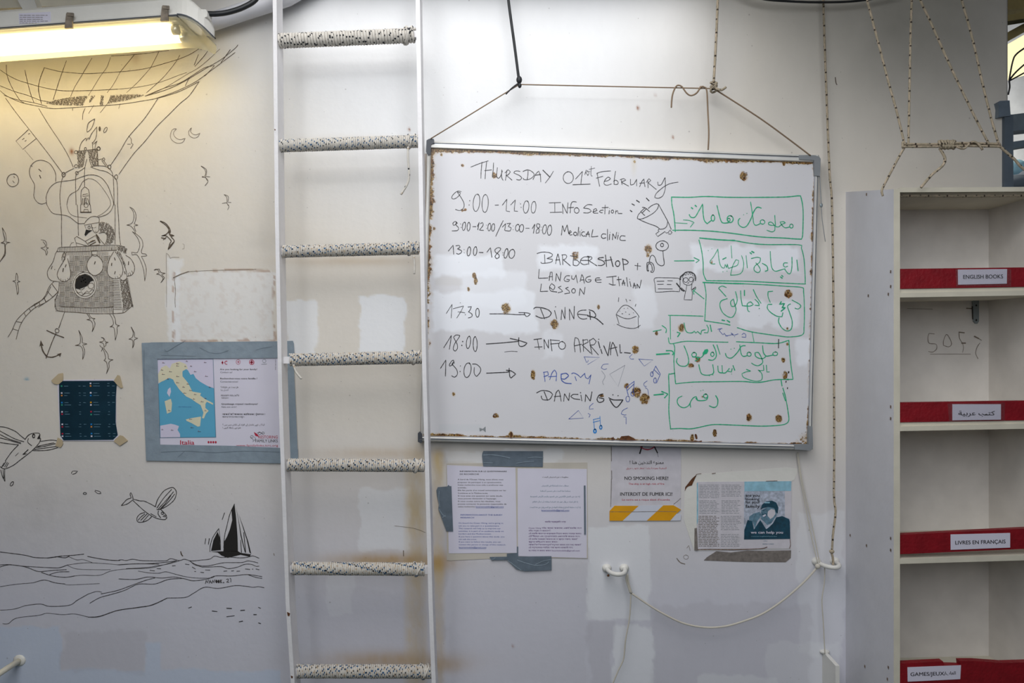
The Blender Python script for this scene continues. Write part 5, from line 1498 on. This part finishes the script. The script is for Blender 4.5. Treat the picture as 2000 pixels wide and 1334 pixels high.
mg = empty('magazine_spread', W(1450, 1098, .001), 'faded open magazine spread with a man in a knit cap taped to the wall', 'poster')
mb = MB()
sheet(mb, Xn('102 345 250 160 470 145 900 115 1305 78 1455 95 1400 230 1370 240 1365 1045 240 1065 215 1060 95 700'), .0012, 'white')
mb.build('backing_paint', mg)
mb = MB()
sheet(mb, Xn('250 250 1372 240 1362 1040 300 1045 248 1060'), .0022, 'paperw')
pg = mb.build('paper', mg)
mb = MB()
d = .0027
rr3 = random.Random(11)
for col_, x0, x1 in ((0, 277, 522), (1, 540, 778)):
    y = 290
    while y < 1015:
        if not (640 < y < 655 or (col_ and 435 < y < 460) or (col_ and 835 < y < 860) or (not col_ and 445 < y < 462)):
            a_, b_ = Xn('%d %d' % (x0 - (y > 650) * 8, y))[0], Xn('%d %d' % (x1 - rr3.uniform(0, 50 if y > 450 else 15), y))[0]
            dashes(mb, a_[0], b_[0], a_[1], 1.0 if y > 650 and not col_ else .75, 'hatch' if y > 650 and not col_ else 'capl', d, rr3)
        y += 18.5 if y < 650 else 19.5
mb.poly(Xn('812 246 1368 241 1364 357 812 361'), d, 'lcy')
mb.poly(Xn('808 362 1290 360 1290 660 1355 690 1355 925 806 932'), d, 'mott')
mb.poly(Xn('808 932 812 820 850 700 905 715 925 815 1000 700 1045 770 1070 810 1110 780 1150 740 1190 670 1260 655 1340 690 1350 720 1355 925'), d + .0003, 'teal')
mb.poly(Xn('865 700 870 660 920 625 990 605 1020 640 960 720 940 800 905 715'), d + .0005, 'tealm')
mb.poly(Xn('1008 640 1010 585 1090 545 1165 560 1195 610 1190 650 1160 690 1130 740 1080 760 1045 720 1010 690'), d + .0006, 'tealm')
mb.poly(Xn('1090 600 1130 570 1170 580 1180 630 1150 670 1120 690 1085 650'), d + .0009, 'paperw')
mb.poly(Xn('1003 580 1020 520 1070 480 1140 472 1190 495 1215 555 1205 625 1188 612 1165 558 1090 545 1030 562'), d + .0011, 'teal')
mb.poly(Xn('1025 650 1060 632 1068 645 1040 665'), d + .0012, 'paper')
strokes(mb, 'w1.2 1030 590 1060 578; w1.2 1020 612 1030 630; w1.4 1020 640 1070 625 1080 650', 1320, 900, KX, 1, 'teal', d + .0012)
mb.quad(*Xn('1050 487')[0], *Xn('1112 503')[0], d + .0013, 'lcy')
for s_, y, w_ in (('are you', 424, 165), ('looking', 467, 165), ('for your', 503, 172), ('family', 556, 168)):
    mb.text(s_, *Xn('825 %d' % y)[0], 5.4 if s_ != 'family' else 6.2, 'ink', d + .0013, w=w_ / KX, bold=.03)
mb.text('we can help you', *Xn('888 862')[0], 5.2, 'paper', d + .0013, w=380 / KX, bold=.035)
mb.text('restoringfamilylinks', *Xn('895 898')[0], 1.4, 'lcy', d + .0013, w=300 / KX)
mb.text('FAMILY LINKS', *Xn('1030 992')[0], 2.2, 'tealp', d, w=130 / KX)
mb.text('ICRC', *Xn('1040 955')[0], 2.0, 'tealp', d, w=45 / KX)
strokes(mb, 'f 248 262 262 262 266 480 262 720 248 760', 1320, 900, KX, 1, 'lcy', d)
mb.build('printed_page', pg, 'blue-tinted photo of a smiling man in a knit cap beside two text columns')
mb = MB()
sheet(mb, Xn('222 800 250 795 262 1060 240 1066 220 1055'), .0034, 'resid')
sheet(mb, Xn('250 160 190 290 150 302 128 318 105 360 112 312 190 212'), .0024, 'rustm')
strokes(mb, 'w1.4 262 1052 450 1050 700 1052 1000 1040 1080 1022; w1 1352 930 1358 1000 1345 1035; w1.2 1070 242 1200 238; w1.2 470 146 430 152; w1 300 152 240 160', 1320, 900, KX, 1, 'rustm', .0036)
mb.build('torn_edge', mg, 'brown torn edge')
mb = MB()
mb.poly(Xn('330 1180 370 1140 480 1070 650 1085 850 1062 1000 1066 1365 1060 1362 1150 1300 1202 900 1200 700 1195 450 1185'), .0009, 'resid')
mb.build('glue_residue', mg, 'grey strip of old tape glue')

# ------------------------------------------------------------------ bookcase
FD = 0.275          # depth of the bookcase front from the wall


def fx(px): return (px - 1000) / SCL(FD)


def fz(py): return CAMH + (667 - py) / SCL(FD)


case = empty('bookcase', (1.05, -.13, 0), 'empty white wooden bookcase with red retaining bars and paper labels', 'bookcase')
x0, x1 = fx(1745), fx(1757.5)
xr = (1926 - 1000) / PX
b = MB()
zt, zr = fz(369.5), CAMH + (667 - 375) / PX
b.hexa([(x0, -FD, 0), (x1, -FD, 0), (x1, -.0, 0), (x0, -.0, 0), (x0, -FD, zt), (x1, -FD, zt), (x1, -.0, zr), (x0, -.0, zr)], 'coolw')
b.add([(x0 + .0005, -FD - .0006, 0), (x1, -FD - .0006, 0), (x1, -FD - .0006, zt), (x0 + .0005, -FD - .0006, zt)], [(0, 1, 2, 3)], 'creamw')
sp = b.build('side_panel', case)
for (px, py, d_) in ((1745, 531, .262), (1745, 560, .262), (1741, 575, .25), (1700, 578, .14), (1745, 1052, .262), (1745, 1075, .262), (1665, 1046, .03), (1698, 1066, .13), (1740, 1304, .25), (1738, 1327, .245), (1694, 1302, .12), (1745, 795, .262), (1745, 818, .262), (1697, 380, .13)):
    mb = MB()
    z = CAMH + (667 - py) / SCL(d_)
    mb.add([(x0 - .0006, -d_ - .003, z + .004), (x0 - .0006, -d_ + .003, z + .005), (x0 - .0006, -d_ + .004, z - .002), (x0 - .0006, -d_ - .002, z - .005)], [(0, 1, 2, 3)], 'brown')
    mb.build('nail_hole', sp)
b = MB()
b.box((xr, -FD, 0), (xr + .017, 0, zt), 'backp')
b.build('side_panel', case)
b = MB()
b.box((x1, -.012, 0.05), (xr, -.004, zt - .005), 'backp')
back = b.build('back_panel', case)


def fboard(y0l, y1l, y0r, y1r, name, key, d0=FD, d1=.012, xl=1757.5, xrr=None, lift=0.0):
    """board across the case; front edge given at px 1757 and px 2000"""
    X0 = fx(xl)
    X1 = xr if xrr is None else xrr
    f = lambda yl, yr, X: fz(yl + (yr - yl) * ((X * SCL(FD) + 1000) - 1757) / 243.0)
    mb = MB()
    v = [(X0, -d0, f(y1l, y1r, X0)), (X1, -d0, f(y1l, y1r, X1)), (X1, -d1, f(y1l, y1r, X1)), (X0, -d1, f(y1l, y1r, X0)),
         (X0, -d0, f(y0l, y0r, X0)), (X1, -d0, f(y0l, y0r, X1)), (X1, -d1, f(y0l, y0r, X1)), (X0, -d1, f(y0l, y0r, X0))]
    mb.hexa(v, key)
    return mb.build(name, case)


fboard(366.5, 375.5, 365, 374, 'top_board', 'creamw')
fboard(572, 581, 567, 577, 'shelf', 'creamw')
fboard(833, 842, 827.5, 837.5, 'shelf', 'creamw')
fboard(1091.5, 1101.5, 1084, 1094.5, 'shelf', 'creamw')
fboard(1372, 1384, 1366, 1378, 'shelf', 'creamw')
FR = FD - .002
b1 = fboard(525, 564, 522, 560, 'retaining_bar', 'red', FR, FR - .018)
b2 = fboard(786.5, 825, 783, 821, 'retaining_bar', 'red', FR, FR - .018)
b3 = fboard(1045, 1083, 1033, 1072.5, 'retaining_bar', 'red', FR, FR - .018)
fboard(564, 572, 560, 567, 'batten', 'creamw', FR - .003, FR - .02)
fboard(825, 833, 821, 827.5, 'batten', 'creamw', FR - .003, FR - .02)
mb = MB()
mb.prism(P('1752 1296.5 1800 1294 1842 1292 1844 1299 1876 1300 1875 1291 1905 1291 1960 1295 2060 1292 2060 1338 1876 1340 1752 1346'), FR, .018, 'red')
b4 = mb.build('retaining_bar', case, 'lowest red bar with a notch cut from its top')


def card(bar, pts, texts, label, tape=None):
    mb = MB()
    mb.prism(pts, FD - .0003, .001, 'paper')
    for s_, x, y, h, w_, rot, kw in texts:
        mb.text(s_, x, y, h, 'ink', FD + .0004, w=w_, rot=rot, bold=.018, res=4)
    if tape: mb.prism(tape, FD + .0012, .0004, 'clear')
    mb.build('label_card', bar, label)
    return mb


card(b1, P('1871 526.5 1967 525.5 1966.5 554 1871.5 556'), [('ENGLISH BOOKS', 1881.5, 544.5, 7.6, 77.5, .012, 0)], 'paper label ENGLISH BOOKS', P('1867 526 1975 526 1975 559 1868 559'))
mb = MB()
mb.prism(P('1860.3 789.5 1955 789.5 1955 819.5 1860.3 821'), FD - .0003, .001, 'paper')
KH = 4.4467
mb.text(ar('كتب عربية'), 1872, 811, 8.2, 'ink', FD + .0004, w=71, bold=.02, res=6)
strokes(mb, 'w1.5 1020 1112 990 1114 972 1104', 1700, 560, KH, 1.5, 'ink', FD + .00045)
mb.prism(P('1851 788 1963 786 1962 822 1854 823'), FD + .0012, .0004, 'clear')
mb.build('label_card', b2, 'taped label in Arabic script')
card(b3, P('1856.8 1044 1973 1041 1973 1069.5 1857 1074'), [('LIVRES EN FRANÇAIS', 1866, 1063.5, 7.2, 98, .025, 0)], 'paper label LIVRES EN FRANÇAIS')
card(b4, P('1772.5 1303.5 1877 1299.5 1875.5 1326.5 1773 1331.5'), [('GAMES/JEUX/', 1778.5, 1320.5, 7.0, 69, .025, 0), (ar('العاب'), 1847.5, 1317.5, 6.0, 19, .02, 0)], 'paper label GAMES/JEUX/')

# writing and strap inside the second bay
mb = MB()
strokes(mb, '555 410 510 405 500 440 510 490 570 500 575 540 540 568 505 562; 660 415 635 470 635 510 680 522 705 500 690 450 660 415; w2.4 815 400 770 395; 770 395 775 450 800 490; w3 795 490 825 490; w1 800 490 810 530 800 570; w2.8 905 432 940 450; 940 450 965 465; 950 490 925 530 915 580 935 625; w1 520 585 870 585; w2.4 835 188 885 190; w.9 320 190 540 195', 1700, 560, KH, 1.3, 'penl', .0127)
mb.build('graffiti_lettering', back, 'faint pencilled letters SOFY')
mb = MB()
mb.prism(P('890 100 943 100 944 300 930 322 912 320 895 300', 1700, 560, KH), .017, .003, 'steel')
for y in (162, 290):
    strokes(mb, 'c 920 %d 7 8' % y, 1700, 560, KH, 1, 'ink', .0176)
mb.prism(P('886 170 892 170 898 290 890 280', 1700, 560, KH), .0165, .003, 'ink')
mb.build('steel_strap', case, 'galvanised strap with two holes')

# ------------------------------------------------------------------ hanging cords round the board
mb = MB()
mb.tube(path3([(991, -40, .06), (993, 0, .06), (1005, 90, .06), (1013, 152, .06)]), .0042, 'shock', 8)
mb.blob(W(1014, 156, .06), .009, .008, .012, 'shock')
mb.blob(W(1015, 167, .061), .006, .006, .008, 'shock')
mb.tube(path3([(1012, 163, .065), (1000, 172, .064), (988, 184, .063)]), .0022, 'shock', 6)
mb.build('elastic_cord', None, 'black elastic cord knotted above the whiteboard, holding its thin line', 'cord', origin=W(1014, 156, .06))
mb = MB()
tw = .0018
mb.tube(path3([(841, 271, .043), (900, 235, .05), (1014, 165, .058)], 8), tw, 'twine', 6)
mb.tube(path3([(1014, 165, .058), (1200, 169, .055), (1394, 173, .058)], 8), tw, 'twine', 6)
mb.tube(path3([(1394, 173, .058), (1490, 235, .05), (1583, 304, .042)], 8), tw * 1.2, 'twine', 6)
mb.tube(path3([(x, y, .062) for x, y in P('505 410 515 300 545 225 570 212 600 225 640 280 680 303 730 280 770 225 800 230 820 260 830 450 838 640 832 785', 1200, 120, 4.545)]), tw * 1.35, 'twine', 6)
mb.blob(W(1369, 171, .058), .005, .004, .005, 'twine')
mb.build('hanging_twine', None, 'thin brown twine stretched over the whiteboard with a loose looped end', 'cord', origin=W(1200, 169, .05))
mb = MB()
rope(mb, path3([(1404, -40, .06), (1402, 0, .06), (1398, 90, .06), (1394, 160, .06)]), .0038, 'cordb', 'cordk', every=2)
for q_ in range(4):
    c0 = W(1394, 162 + q_ * 4.5, .06)
    mb.tube([c0 + Vector((.009 * math.cos(t), .008 * math.sin(t), .005 * math.sin(t + q_))) for t in np.linspace(0, 6.28, 13)], .0034, 'cordb', 6, lambda i, j: 'cordk' if (i + j) % 4 == 0 else 'cordb')
rope(mb, path3([(1396, 171, .066), (1408, 176, .068), (1418, 170, .068)]), .0036, 'cordb', 'cordk', every=2)
mb.build('braided_cord', None, 'grey flecked cord knotted at the upper right of the whiteboard twine', 'cord', origin=W(1394, 165, .06))
mb = MB()
rope(mb, path3([(1606, -40, .03), (1608, 0, .03), (1612, 120, .03), (1620, 330, .032), (1625, 400, .032), (1628, 600, .034), (1629.5, 860, .038), (1629, 967, .042), (1632, 1000, .044), (1627, 1045, .048), (1625, 1078, .051)]), .0034, 'cordb', 'cordk', every=2)
mb.blob(W(1624.5, 1077, .051), .008, .007, .006, 'cordb')
rope(mb, path3([(1624, 1079, .05), (1627, 1092, .05), (1627, 1112, .052)]), .0036, 'cordb', 'cordk', every=2)
mb.build('braided_cord', None, 'long flecked cord running down beside the whiteboard to the right eye ring', 'cord', origin=W(1626, 600, .035))
mb = MB()
for dx in (0, 2.0):
    mb.tube(path3([(1557 + dx, 884, .012), (1563 + dx, 930, .014), (1581 + dx * 3, 1030, .018), (1597 + dx * 2, 1100, .03)], 6), .0016, 'wline', 6)
mb.build('tie_line', None, 'pair of thin pale cords from the whiteboard foot to the right eye ring', 'cord', origin=W(1575, 980, .02))
mb = MB()
mb.tube(path3([(1601, 345, .035), (1603, 380, .035), (1604, 398, .035)]), .0014, 'capl', 6)
mb.blob(W(1604, 401, .035), .005, .003, .007, 'steel')
mb.tube(path3([(1604, 405, .034), (1606, 430, .03), (1612, 472, .02)]), .0011, 'capl', 5)
mb.build('tie_cord', board)
mb = MB()
for dx in (0, 2.5):
    mb.tube(path3([(833 - dx, 300, .036), (829 - dx * .6, 560, .034), (824 - dx, 850, .036)], 20), .0011, 'twine', 5)
mb.build('tie_cord', board)

# eye rings
for nm, cx, cy, hw, lab in (('a', 1202, 1109, 17, 'white painted eye ring on the wall under the no-smoking notice'), ('b', 1612, 1096, 18, 'white painted eye ring at the foot of the long flecked cord')):
    mb = MB()
    pts = []
    for t in np.linspace(0, math.pi, 19):
        pts.append(Vector(((cx - 1000) / PX - math.cos(t) * hw / PX, -.062 * math.sin(t) ** .7, CAMH + (667 - cy) / PX)))
    mb.tube(pts, .0066, 'white', 10)
    for sx in (-1, 1):
        mb.blob(((cx - 1000) / PX + sx * hw / PX, -.002, CAMH + (667 - cy) / PX), .015, .012, .013, 'white')
    if nm == 'a':
        mb.blob(W(1188, 1124, .040), .004, .004, .004, 'rustm', 8, 4)
    mb.build('eye_ring', None, lab, 'ring', 'eye rings welded to the wall', origin=W(cx, cy, 0))
mb = MB()
mb.tube(path3([(x, y, .03) for x, y in P('1755 185 1650 300 1500 430 1350 530 1200 590 1050 630 900 635 750 605 620 545 500 475 360 380', 1140, 1060, 3.846)], 5), .0030, 'wline', 8)
mb.tube(path3([(x, y, .032) for x, y in P('360 380 335 290 330 235 318 265 335 330 350 378', 1140, 1060, 3.846)], 4), .0026, 'wline', 6)
mb.blob(W(1597, 1106, .035), .008, .006, .008, 'wline')
mb.tube(path3([(x, y, .03) for x, y in P('355 375 345 560 315 730 300 870 260 960 220 1054 180 1150', 1140, 1060, 3.846)], 5), .0022, 'wline', 6)
mb.build('sagging_line', None, 'white line sagging between the two eye rings with one end hanging down', 'rope', origin=W(1400, 1200, .03))
mb = MB()
mb.tube(path3([(x, y, .03) for x, y in P('1810 180 1808 300 1790 430 1800 600 1812 835', 1140, 1060, 3.846)], 5), .0018, 'wline', 6)
mb.build('thin_line', None, 'thin cord from the right eye ring down to the steel bracket', 'cord', origin=W(1611, 1200, .03))
mb = MB()
gx = (1606 - 1000) / PX
z1, z2 = CAMH - (1272 - 667) / PX, 0.0
mb.hexa([(gx, -.004, z2), (gx + .012, -.004, z2), (gx + .012, .0, z2), (gx, .0, z2), (gx, -.004, z1), (gx + .012, -.004, z1), (gx + .012, 0, z1), (gx, 0, z1)], 'white')
mb.hexa([(gx, -.09, z2), (gx + .012, -.09, z2), (gx + .012, -.004, z2), (gx, -.004, z2), (gx, -.09, z1 - .004), (gx + .012, -.09, z1 - .004), (gx + .012, -.004, z1), (gx, -.004, z1)], 'white')
mb.blob((gx + .006, -.004, z1), .016, .010, .007, 'white')
mb.build('steel_bracket', None, 'white painted steel gusset plate standing out from the wall beside the bookcase', 'bracket', origin=(gx, 0, 0))
mb = MB()
c0 = W(38, 1290, 0)
mb.tube([c0, c0 + Vector((0, -.16, 0))], .009, 'creamw', 10)
mb.blob(c0, .02, .006, .018, 'white')
mb.build('steel_pin', None, 'white painted steel pin standing out of the wall in the lower left corner', 'pin', origin=c0)

# ------------------------------------------------------------------ rope bundle over the bookcase
K3 = 3.336
BD = 0.30


def R3(t, d=BD): return path3([(x, y, d) for x, y in P(t, 1580, 0, K3)])


for t, lb in (('375 -60 380 0 395 60 450 270 520 540 570 720 622 935', 'flecked hanging rope, first on the left over the bookcase'), ('671 -60 670 0 662 250 655 600 648 935', 'flecked rope hanging straight down over the bookcase'),
              ('700 -60 725 0 800 160 930 450 1080 760 1168 930', 'flecked rope slanting across the middle over the bookcase'), ('975 -60 995 0 1070 270 1130 540 1190 780 1235 935', 'flecked rope nearest the wall end, over the bookcase')):
    mb = MB()
    rope(mb, R3(t), .0030, 'cordb', 'cordk', every=2)
    mb.build('hanging_rope', None, lb, 'rope', 'ropes hanging over the bookcase', origin=W(1580 + 700 / K3, 280, BD))
mb = MB()
rope(mb, R3('608 937 800 940 1000 932 1245 938'), .0034, 'cordb', 'cordk', every=2)
rope(mb, R3('610 955 800 955 1000 950 1250 955', BD + .004), .0034, 'cordb', 'cordk', every=2)
rope(mb, R3('612 946 900 948 1248 948', BD - .005), .0034, 'cordb', 'cordk', every=2)
mb.tube([W(1763, 283, BD)] + [W(1763 + .01, 283 + 5 * math.sin(t), BD + .006 * math.cos(t)) for t in np.linspace(0, 6, 10)], .003, 'cordb', 6)
for q_ in range(7):
    cx = 1580 + (855 + q_ * 15) / K3
    pts = [W(cx + 2.5 * math.sin(t + q_ * .7), 283 + 7.5 * math.sin(t) - (1 if q_ % 2 else 0), BD + .010 * math.cos(t)) for t in np.linspace(0, 6.28, 15)]
    mb.tube(pts, .0034, 'cordb', 6, lambda i, j: 'cordk' if (i * 2 + j) % 7 == 0 else 'cordb')
rope(mb, R3('960 955 1010 968 1060 925 1100 935 1130 975', BD + .010), .003, 'cordb', 'cordk', every=2)
rope(mb, R3('1125 960 1130 978', BD + .006), .003, 'cordb', 'cordk', every=2)
rope(mb, R3('620 965 590 1015 550 1090 485 1215 475 1250 482 1278', BD), .0030, 'cordb', 'cordk', every=2)
rope(mb, R3('850 965 885 1030 870 1080 800 1140 730 1222', BD), .0036, 'cordb', 'cordk', every=2)
rope(mb, R3('1245 955 1290 995 1340 1040 1380 1085 1450 1140', BD), .0036, 'cordb', 'cordk', every=2)
mb.build('rope_bundle', None, 'horizontal lashed bundle of flecked rope with loose tails above the bookcase', 'rope', origin=W(1860, 285, BD))
mb = MB()
rope(mb, [(x1 + .002, -FD + .02, fz(379.5)), (1.25, -FD + .02, fz(380)), (xr - .002, -FD + .02, fz(379))], .0035, 'cordb', 'cordk', every=2)
mb.build('shelf_rope', None, 'dark flecked rope stretched under the top board inside the bookcase', 'rope', origin=(1.25, -FD + .02, fz(380)))

# ------------------------------------------------------------------ lamp at upper left
LD = 0.25          # front face distance
lamp = empty('fluorescent_lamp', W(200, 60, .2), 'lit fluorescent lamp with a clear cover and white housing under the roof', 'lamp')
th = math.atan2(24, 324)


def lampx(sec, key, xa, xb, cap=True, inset=0.0):
    """extrude a closed section [(y, z)] (m, around the housing joint) along the sloping axis between frame xs xa and xb"""
    mb = MB()
    n = len(sec)
    vs = []
    for x in (xa, xb):
        yy = 58 - (x * 24 / 324)
        c = W(x, yy, LD)
        for (y, z) in sec: vs.append((c.x + z * math.sin(-th) * -1 * 0, -LD + y, c.z + z))
    fs = [(i, (i + 1) % n, n + (i + 1) % n, n + i) for i in range(n)]
    if cap: fs += [tuple(reversed(range(n))), tuple(range(n, 2 * n))]
    mb.add(vs, fs, key)
    return mb


hs = [(0, 0), (-.003, .006), (.002, .012), (.004, .050), (.014, .060), (.106, .060), (.116, .050), (.118, .012), (.122, .006), (.120, 0)]
mb = lampx(hs, 'white', -420, 345)
# rounded nose of the housing
base = 58 - 345 * 24 / 324
for i in range(6):
    t0_, t1_ = i / 6, (i + 1) / 6
    f0, f1 = math.sqrt(1 - t0_ ** 2), math.sqrt(max(0.02, 1 - t1_ ** 2))
    vs = []
    for t, f in ((t0_, f0), (t1_, f1)):
        c = W(345 + 54 * t, base - 2 + 26 * t ** 2.2, LD)
        for (y, z) in hs: vs.append((c.x, -LD + .06 + (y - .06) * f, c.z + z * (.35 + .65 * f)))
    n = len(hs)
    fs = [(k2, (k2 + 1) % n, n + (k2 + 1) % n, n + k2) for k2 in range(n)]
    if i == 5: fs.append(tuple(range(n, 2 * n)))
    mb.add(vs, fs, 'white', True)
mb.build('housing', lamp)
mb = lampx([(-.004, .001), (-.005, .004), (.125, .004), (.124, .001)], 'cap', -420, 347)
for i in range(6):
    t0_, t1_ = i / 6, (i + 1) / 6
    vs = []
    for t in (t0_, t1_):
        f = math.sqrt(max(.02, 1 - t * t))
        c = W(347 + 54 * t, base - 2 + 26 * t ** 2.2, LD)
        for (y, z) in ((-.004, .001), (-.005, .004), (.125, .004), (.124, .001)): vs.append((c.x, -LD + .06 + (y - .06) * f, c.z + z))
    mb.add(vs, [(k2, (k2 + 1) % 4, 4 + (k2 + 1) % 4, 4 + k2) for k2 in range(4)], 'cap')
mb.build('gasket', lamp)
# the transparent cover: open shell
mb = MB()
sec = [(.002, 0), (.003, -.018), (.008, -.034), (.022, -.045), (.045, -.050), (.075, -.050), (.098, -.045), (.112, -.034), (.117, -.018), (.118, 0)]
stations = [(-420, 1, 0), (-100, 1, 0), (200, 1, 0), (335, 1, 0), (350, .99, 1), (362, .96, 4), (372, .90, 8), (380, .82, 12), (386, .71, 17), (390, .6, 22), (393, .46, 26), (395, .3, 30)]
n = len(sec)
vs, fs = [], []
for x, f, dy in stations:
    c = W(x, 58 - min(x, 345) * 24 / 324 + dy, LD)
    for (y, z) in sec: vs.append((c.x, -LD + .06 + (y - .06) * (.4 + .6 * f), c.z + z * (.45 + .55 * f)))
for i in range(len(stations) - 1):
    for j in range(n - 1): fs.append((i * n + j, i * n + j + 1, (i + 1) * n + j + 1, (i + 1) * n + j))
fs.append(tuple(range((len(stations) - 1) * n, len(stations) * n)))
mb.add(vs, fs, 'diff', True)
mb.build('diffuser', lamp, 'clear plastic cover')
for yy in (.035, .085):
    mb = MB()
    a = W(-415, 58 + 415 * 24 / 324 + 14, LD); c = W(325, 34 + 14, LD)
    mb.tube([(a.x, -LD + yy, a.z), (c.x, -LD + yy, c.z)], .013, 'tube', 12)
    tb = mb.build('lamp_tube', lamp)
    mb = MB()
    e = W(334, 33.5 + 14, LD)
    mb.tube([(c.x + .001, -LD + yy, c.z), (e.x + .004, -LD + yy, e.z)], .0135, 'alu', 12)
    mb.build('tube_cap', tb)
mb = MB()
a = W(-415, 58 + 415 * 24 / 324, LD); c = W(340, 33.5, LD)
mb.hexa([(a.x, -LD + .012, a.z - .006), (c.x, -LD + .012, c.z - .006), (c.x, -LD + .108, c.z - .006), (a.x, -LD + .108, a.z - .006), (a.x, -LD + .012, a.z - .002), (c.x, -LD + .012, c.z - .002), (c.x, -LD + .108, c.z - .002), (a.x, -LD + .108, a.z - .002)], 'white')
mb.build('reflector_tray', lamp)
for cx, cy in ((134, 40), (321, 26)):
    mb = MB()
    mb.prism(P('%d %d %d %d %d %d %d %d' % (cx - 5, cy - 14, cx + 6, cy - 14, cx + 7, cy + 14, cx - 8, cy + 15)), LD + .012, .006, 'clip')
    mb.prism(P('%d %d %d %d %d %d %d %d' % (cx - 4, cy - 16, cx + 9, cy - 15, cx + 9, cy - 8, cx - 3, cy - 9)), LD + .014, .004, 'clip')
    mb.build('clip', lamp)
mb = MB()
d_ = LD + .0035
p_ = lambda t: P(t, 0, 0, KA)
mb.poly(p_('135 100 365 88 370 175 140 190'), LD - .0035, 'paper')
for y in range(5):
    dashes(mb, *[q[0] for q in p_('145 %d 290 %d' % (108 + y * 17, 108 + y * 17))], 0, .8, 'ink', LD - .0030, rr3)
mb = MB()
mb.prism(p_('135 97 365 85 370 178 140 192'), LD - .002, .003, 'paper')
for i in range(6):
    y = (112 + i * 14) / KA
    dashes(mb, 38.5, 38.5 + (45 if i % 3 else 55), y - (0 if i < 6 else 0), .9, 'hatch', LD - .0015, rr3)
mb.build('rating_label', lamp, 'faded rating label')
mb = MB()
mb.prism(p_('1370 45 1400 40 1420 70 1415 105 1385 100 1368 75'), LD - .02, .006, 'clip')
mb.prism(p_('1420 75 1440 66 1490 68 1500 90 1498 120 1470 130 1430 115'), LD - .03, .03, 'white')
mb.build('cable_gland', lamp)
mb = MB()
mb.tube(path3([(402, 27, LD - .045), (425, 27, LD - .05), (450, 23, LD - .06), (478, 13, LD - .07), (500, -2, LD - .08), (512, -30, LD - .08)]), .0075, 'cable', 10)
mb.build('lamp_cable', None, 'black cable leaving the end of the fluorescent lamp', 'cable', origin=W(450, 20, .2))
mb = MB()
mb.tube([W(360, 60, .05), W(440, 34, .05), W(560, -5, .05), W(620, -40, .05)], .026, 'coolw', 14)
mb.build('overhead_pipe', None, 'white painted pipe rising behind the lamp cable', 'pipe', origin=W(450, 25, .05))
mb = MB()
mb.tube(path3([(1440, -16, .05), (1490, -2, .05), (1540, 2.5, .05), (1600, 4.5, .05), (1660, 3, .05), (1710, -3, .05), (1760, -14, .05)]), .0035, 'cable', 8)
mb.build('ceiling_cable', None, 'black cable sagging along the top of the wall right of the whiteboard', 'cable', origin=W(1600, 4, .05))

# grey post and tape at the free end of the wall
mb = MB()
mb.box((W(1957, 0, 0).x, -.012, 0.9), (W(1974, 0, 0).x, .02, W(0, 226, 0).z), 'tarpg')
mb.build('edge_post', None, 'grey post at the free end of the wall above the bookcase', 'post', origin=W(1965, 300, 0))
mb = MB()
mb.prism(P('1948 200 1953 197 1972 196 1974 226 1950 229 1951 212'), .016, .02, 'ductd')
mb.build('tape_wrap', None, 'grey tape wrapped round the top of the edge post', 'tape', origin=W(1960, 212, .016))

# ------------------------------------------------------------------ what shows past the wall end
mb = MB()
r_ = random.Random(2)
zz = np.linspace(0, 4.2, 30)
xx = np.linspace(1.2, 5.0, 24)
vs = [(x, 2.4 + .06 * math.sin(x * 7) + .05 * math.sin(z * 9 + x * 3), z) for z in zz for x in xx]
fs = [(j * 24 + i, j * 24 + i + 1, (j + 1) * 24 + i + 1, (j + 1) * 24 + i) for j in range(29) for i in range(23)]
mb.add(vs, fs, 'tarp', True)
mb.build('tent_sheet', None, 'pale tent fabric hanging beyond the free end of the wall', 'tent', origin=(2.5, 2.4, 0))
for pts, k_, d_, t_, nm, lb, ct in (('1940 0 2040 -22 2040 14 1940 20', 'olive', -.8, .08, 'roof_beam', 'olive roof beam, highest one beyond the wall end', 'beam'), ('1940 34 2040 18 2040 30 1940 46', 'olive', -.7, .05, 'roof_beam', 'thin olive roof batten beyond the wall end', 'beam'),
                                ('1940 78 2040 24 2040 40 1940 96', 'olive', -.75, .06, 'roof_beam', 'slanting olive roof beam just above the far lamp', 'beam'), ('1940 228 2040 216 2040 250 1940 260', 'tarpg', -1.1, .08, 'tent_rail', 'grey tent rail beyond the edge post', 'rail'),
                                ('1940 282 2040 268 2040 280 1940 296', 'tarpg', -1.0, .05, 'tent_rail', 'thinner grey tent rail beyond the edge post', 'rail')):
    mb = MB()
    mb.prism(P(pts), d_, t_, k_)
    mb.build(nm, None, lb, ct, origin=W(1980, 100, d_))
mb = MB()
mb.prism(P('1930 108 2060 34 2070 120 1940 158'), -1.0, .1, 'glowy')
mb.build('far_lamp', None, 'glowing yellow lamp cover beyond the free end of the wall', 'lamp', origin=W(1985, 110, -1.0))
mb = MB()
for t in ('1971 157 1985 140 2010 118', '1971 158 1990 148 2015 134', '1971 156 1978 120 1986 105 2010 88', '1971 158 1972 170 1969 185'):
    mb.tube(path3([(x, y, -.3) for x, y in P(t)]), .003, 'cable', 6)
mb.build('far_cables', None, 'bunch of black cables fanning out beyond the wall end', 'cable', origin=W(1980, 150, -.3), kind='stuff')
mb = MB()
for i in range(7):
    c = W(1975 + i * 9, 335 + (i % 3) * 12, -.9)
    mb.blob(c, .07, .08, .05, 'tarp' if i % 2 else 'lcy')
mb.blob(W(1985, 365, -.85), .09, .08, .05, 'tarpg')
mb.build('stacked_bags', None, 'pale blue bags heaped beyond the edge post', 'bag', origin=W(1985, 345, -.9))
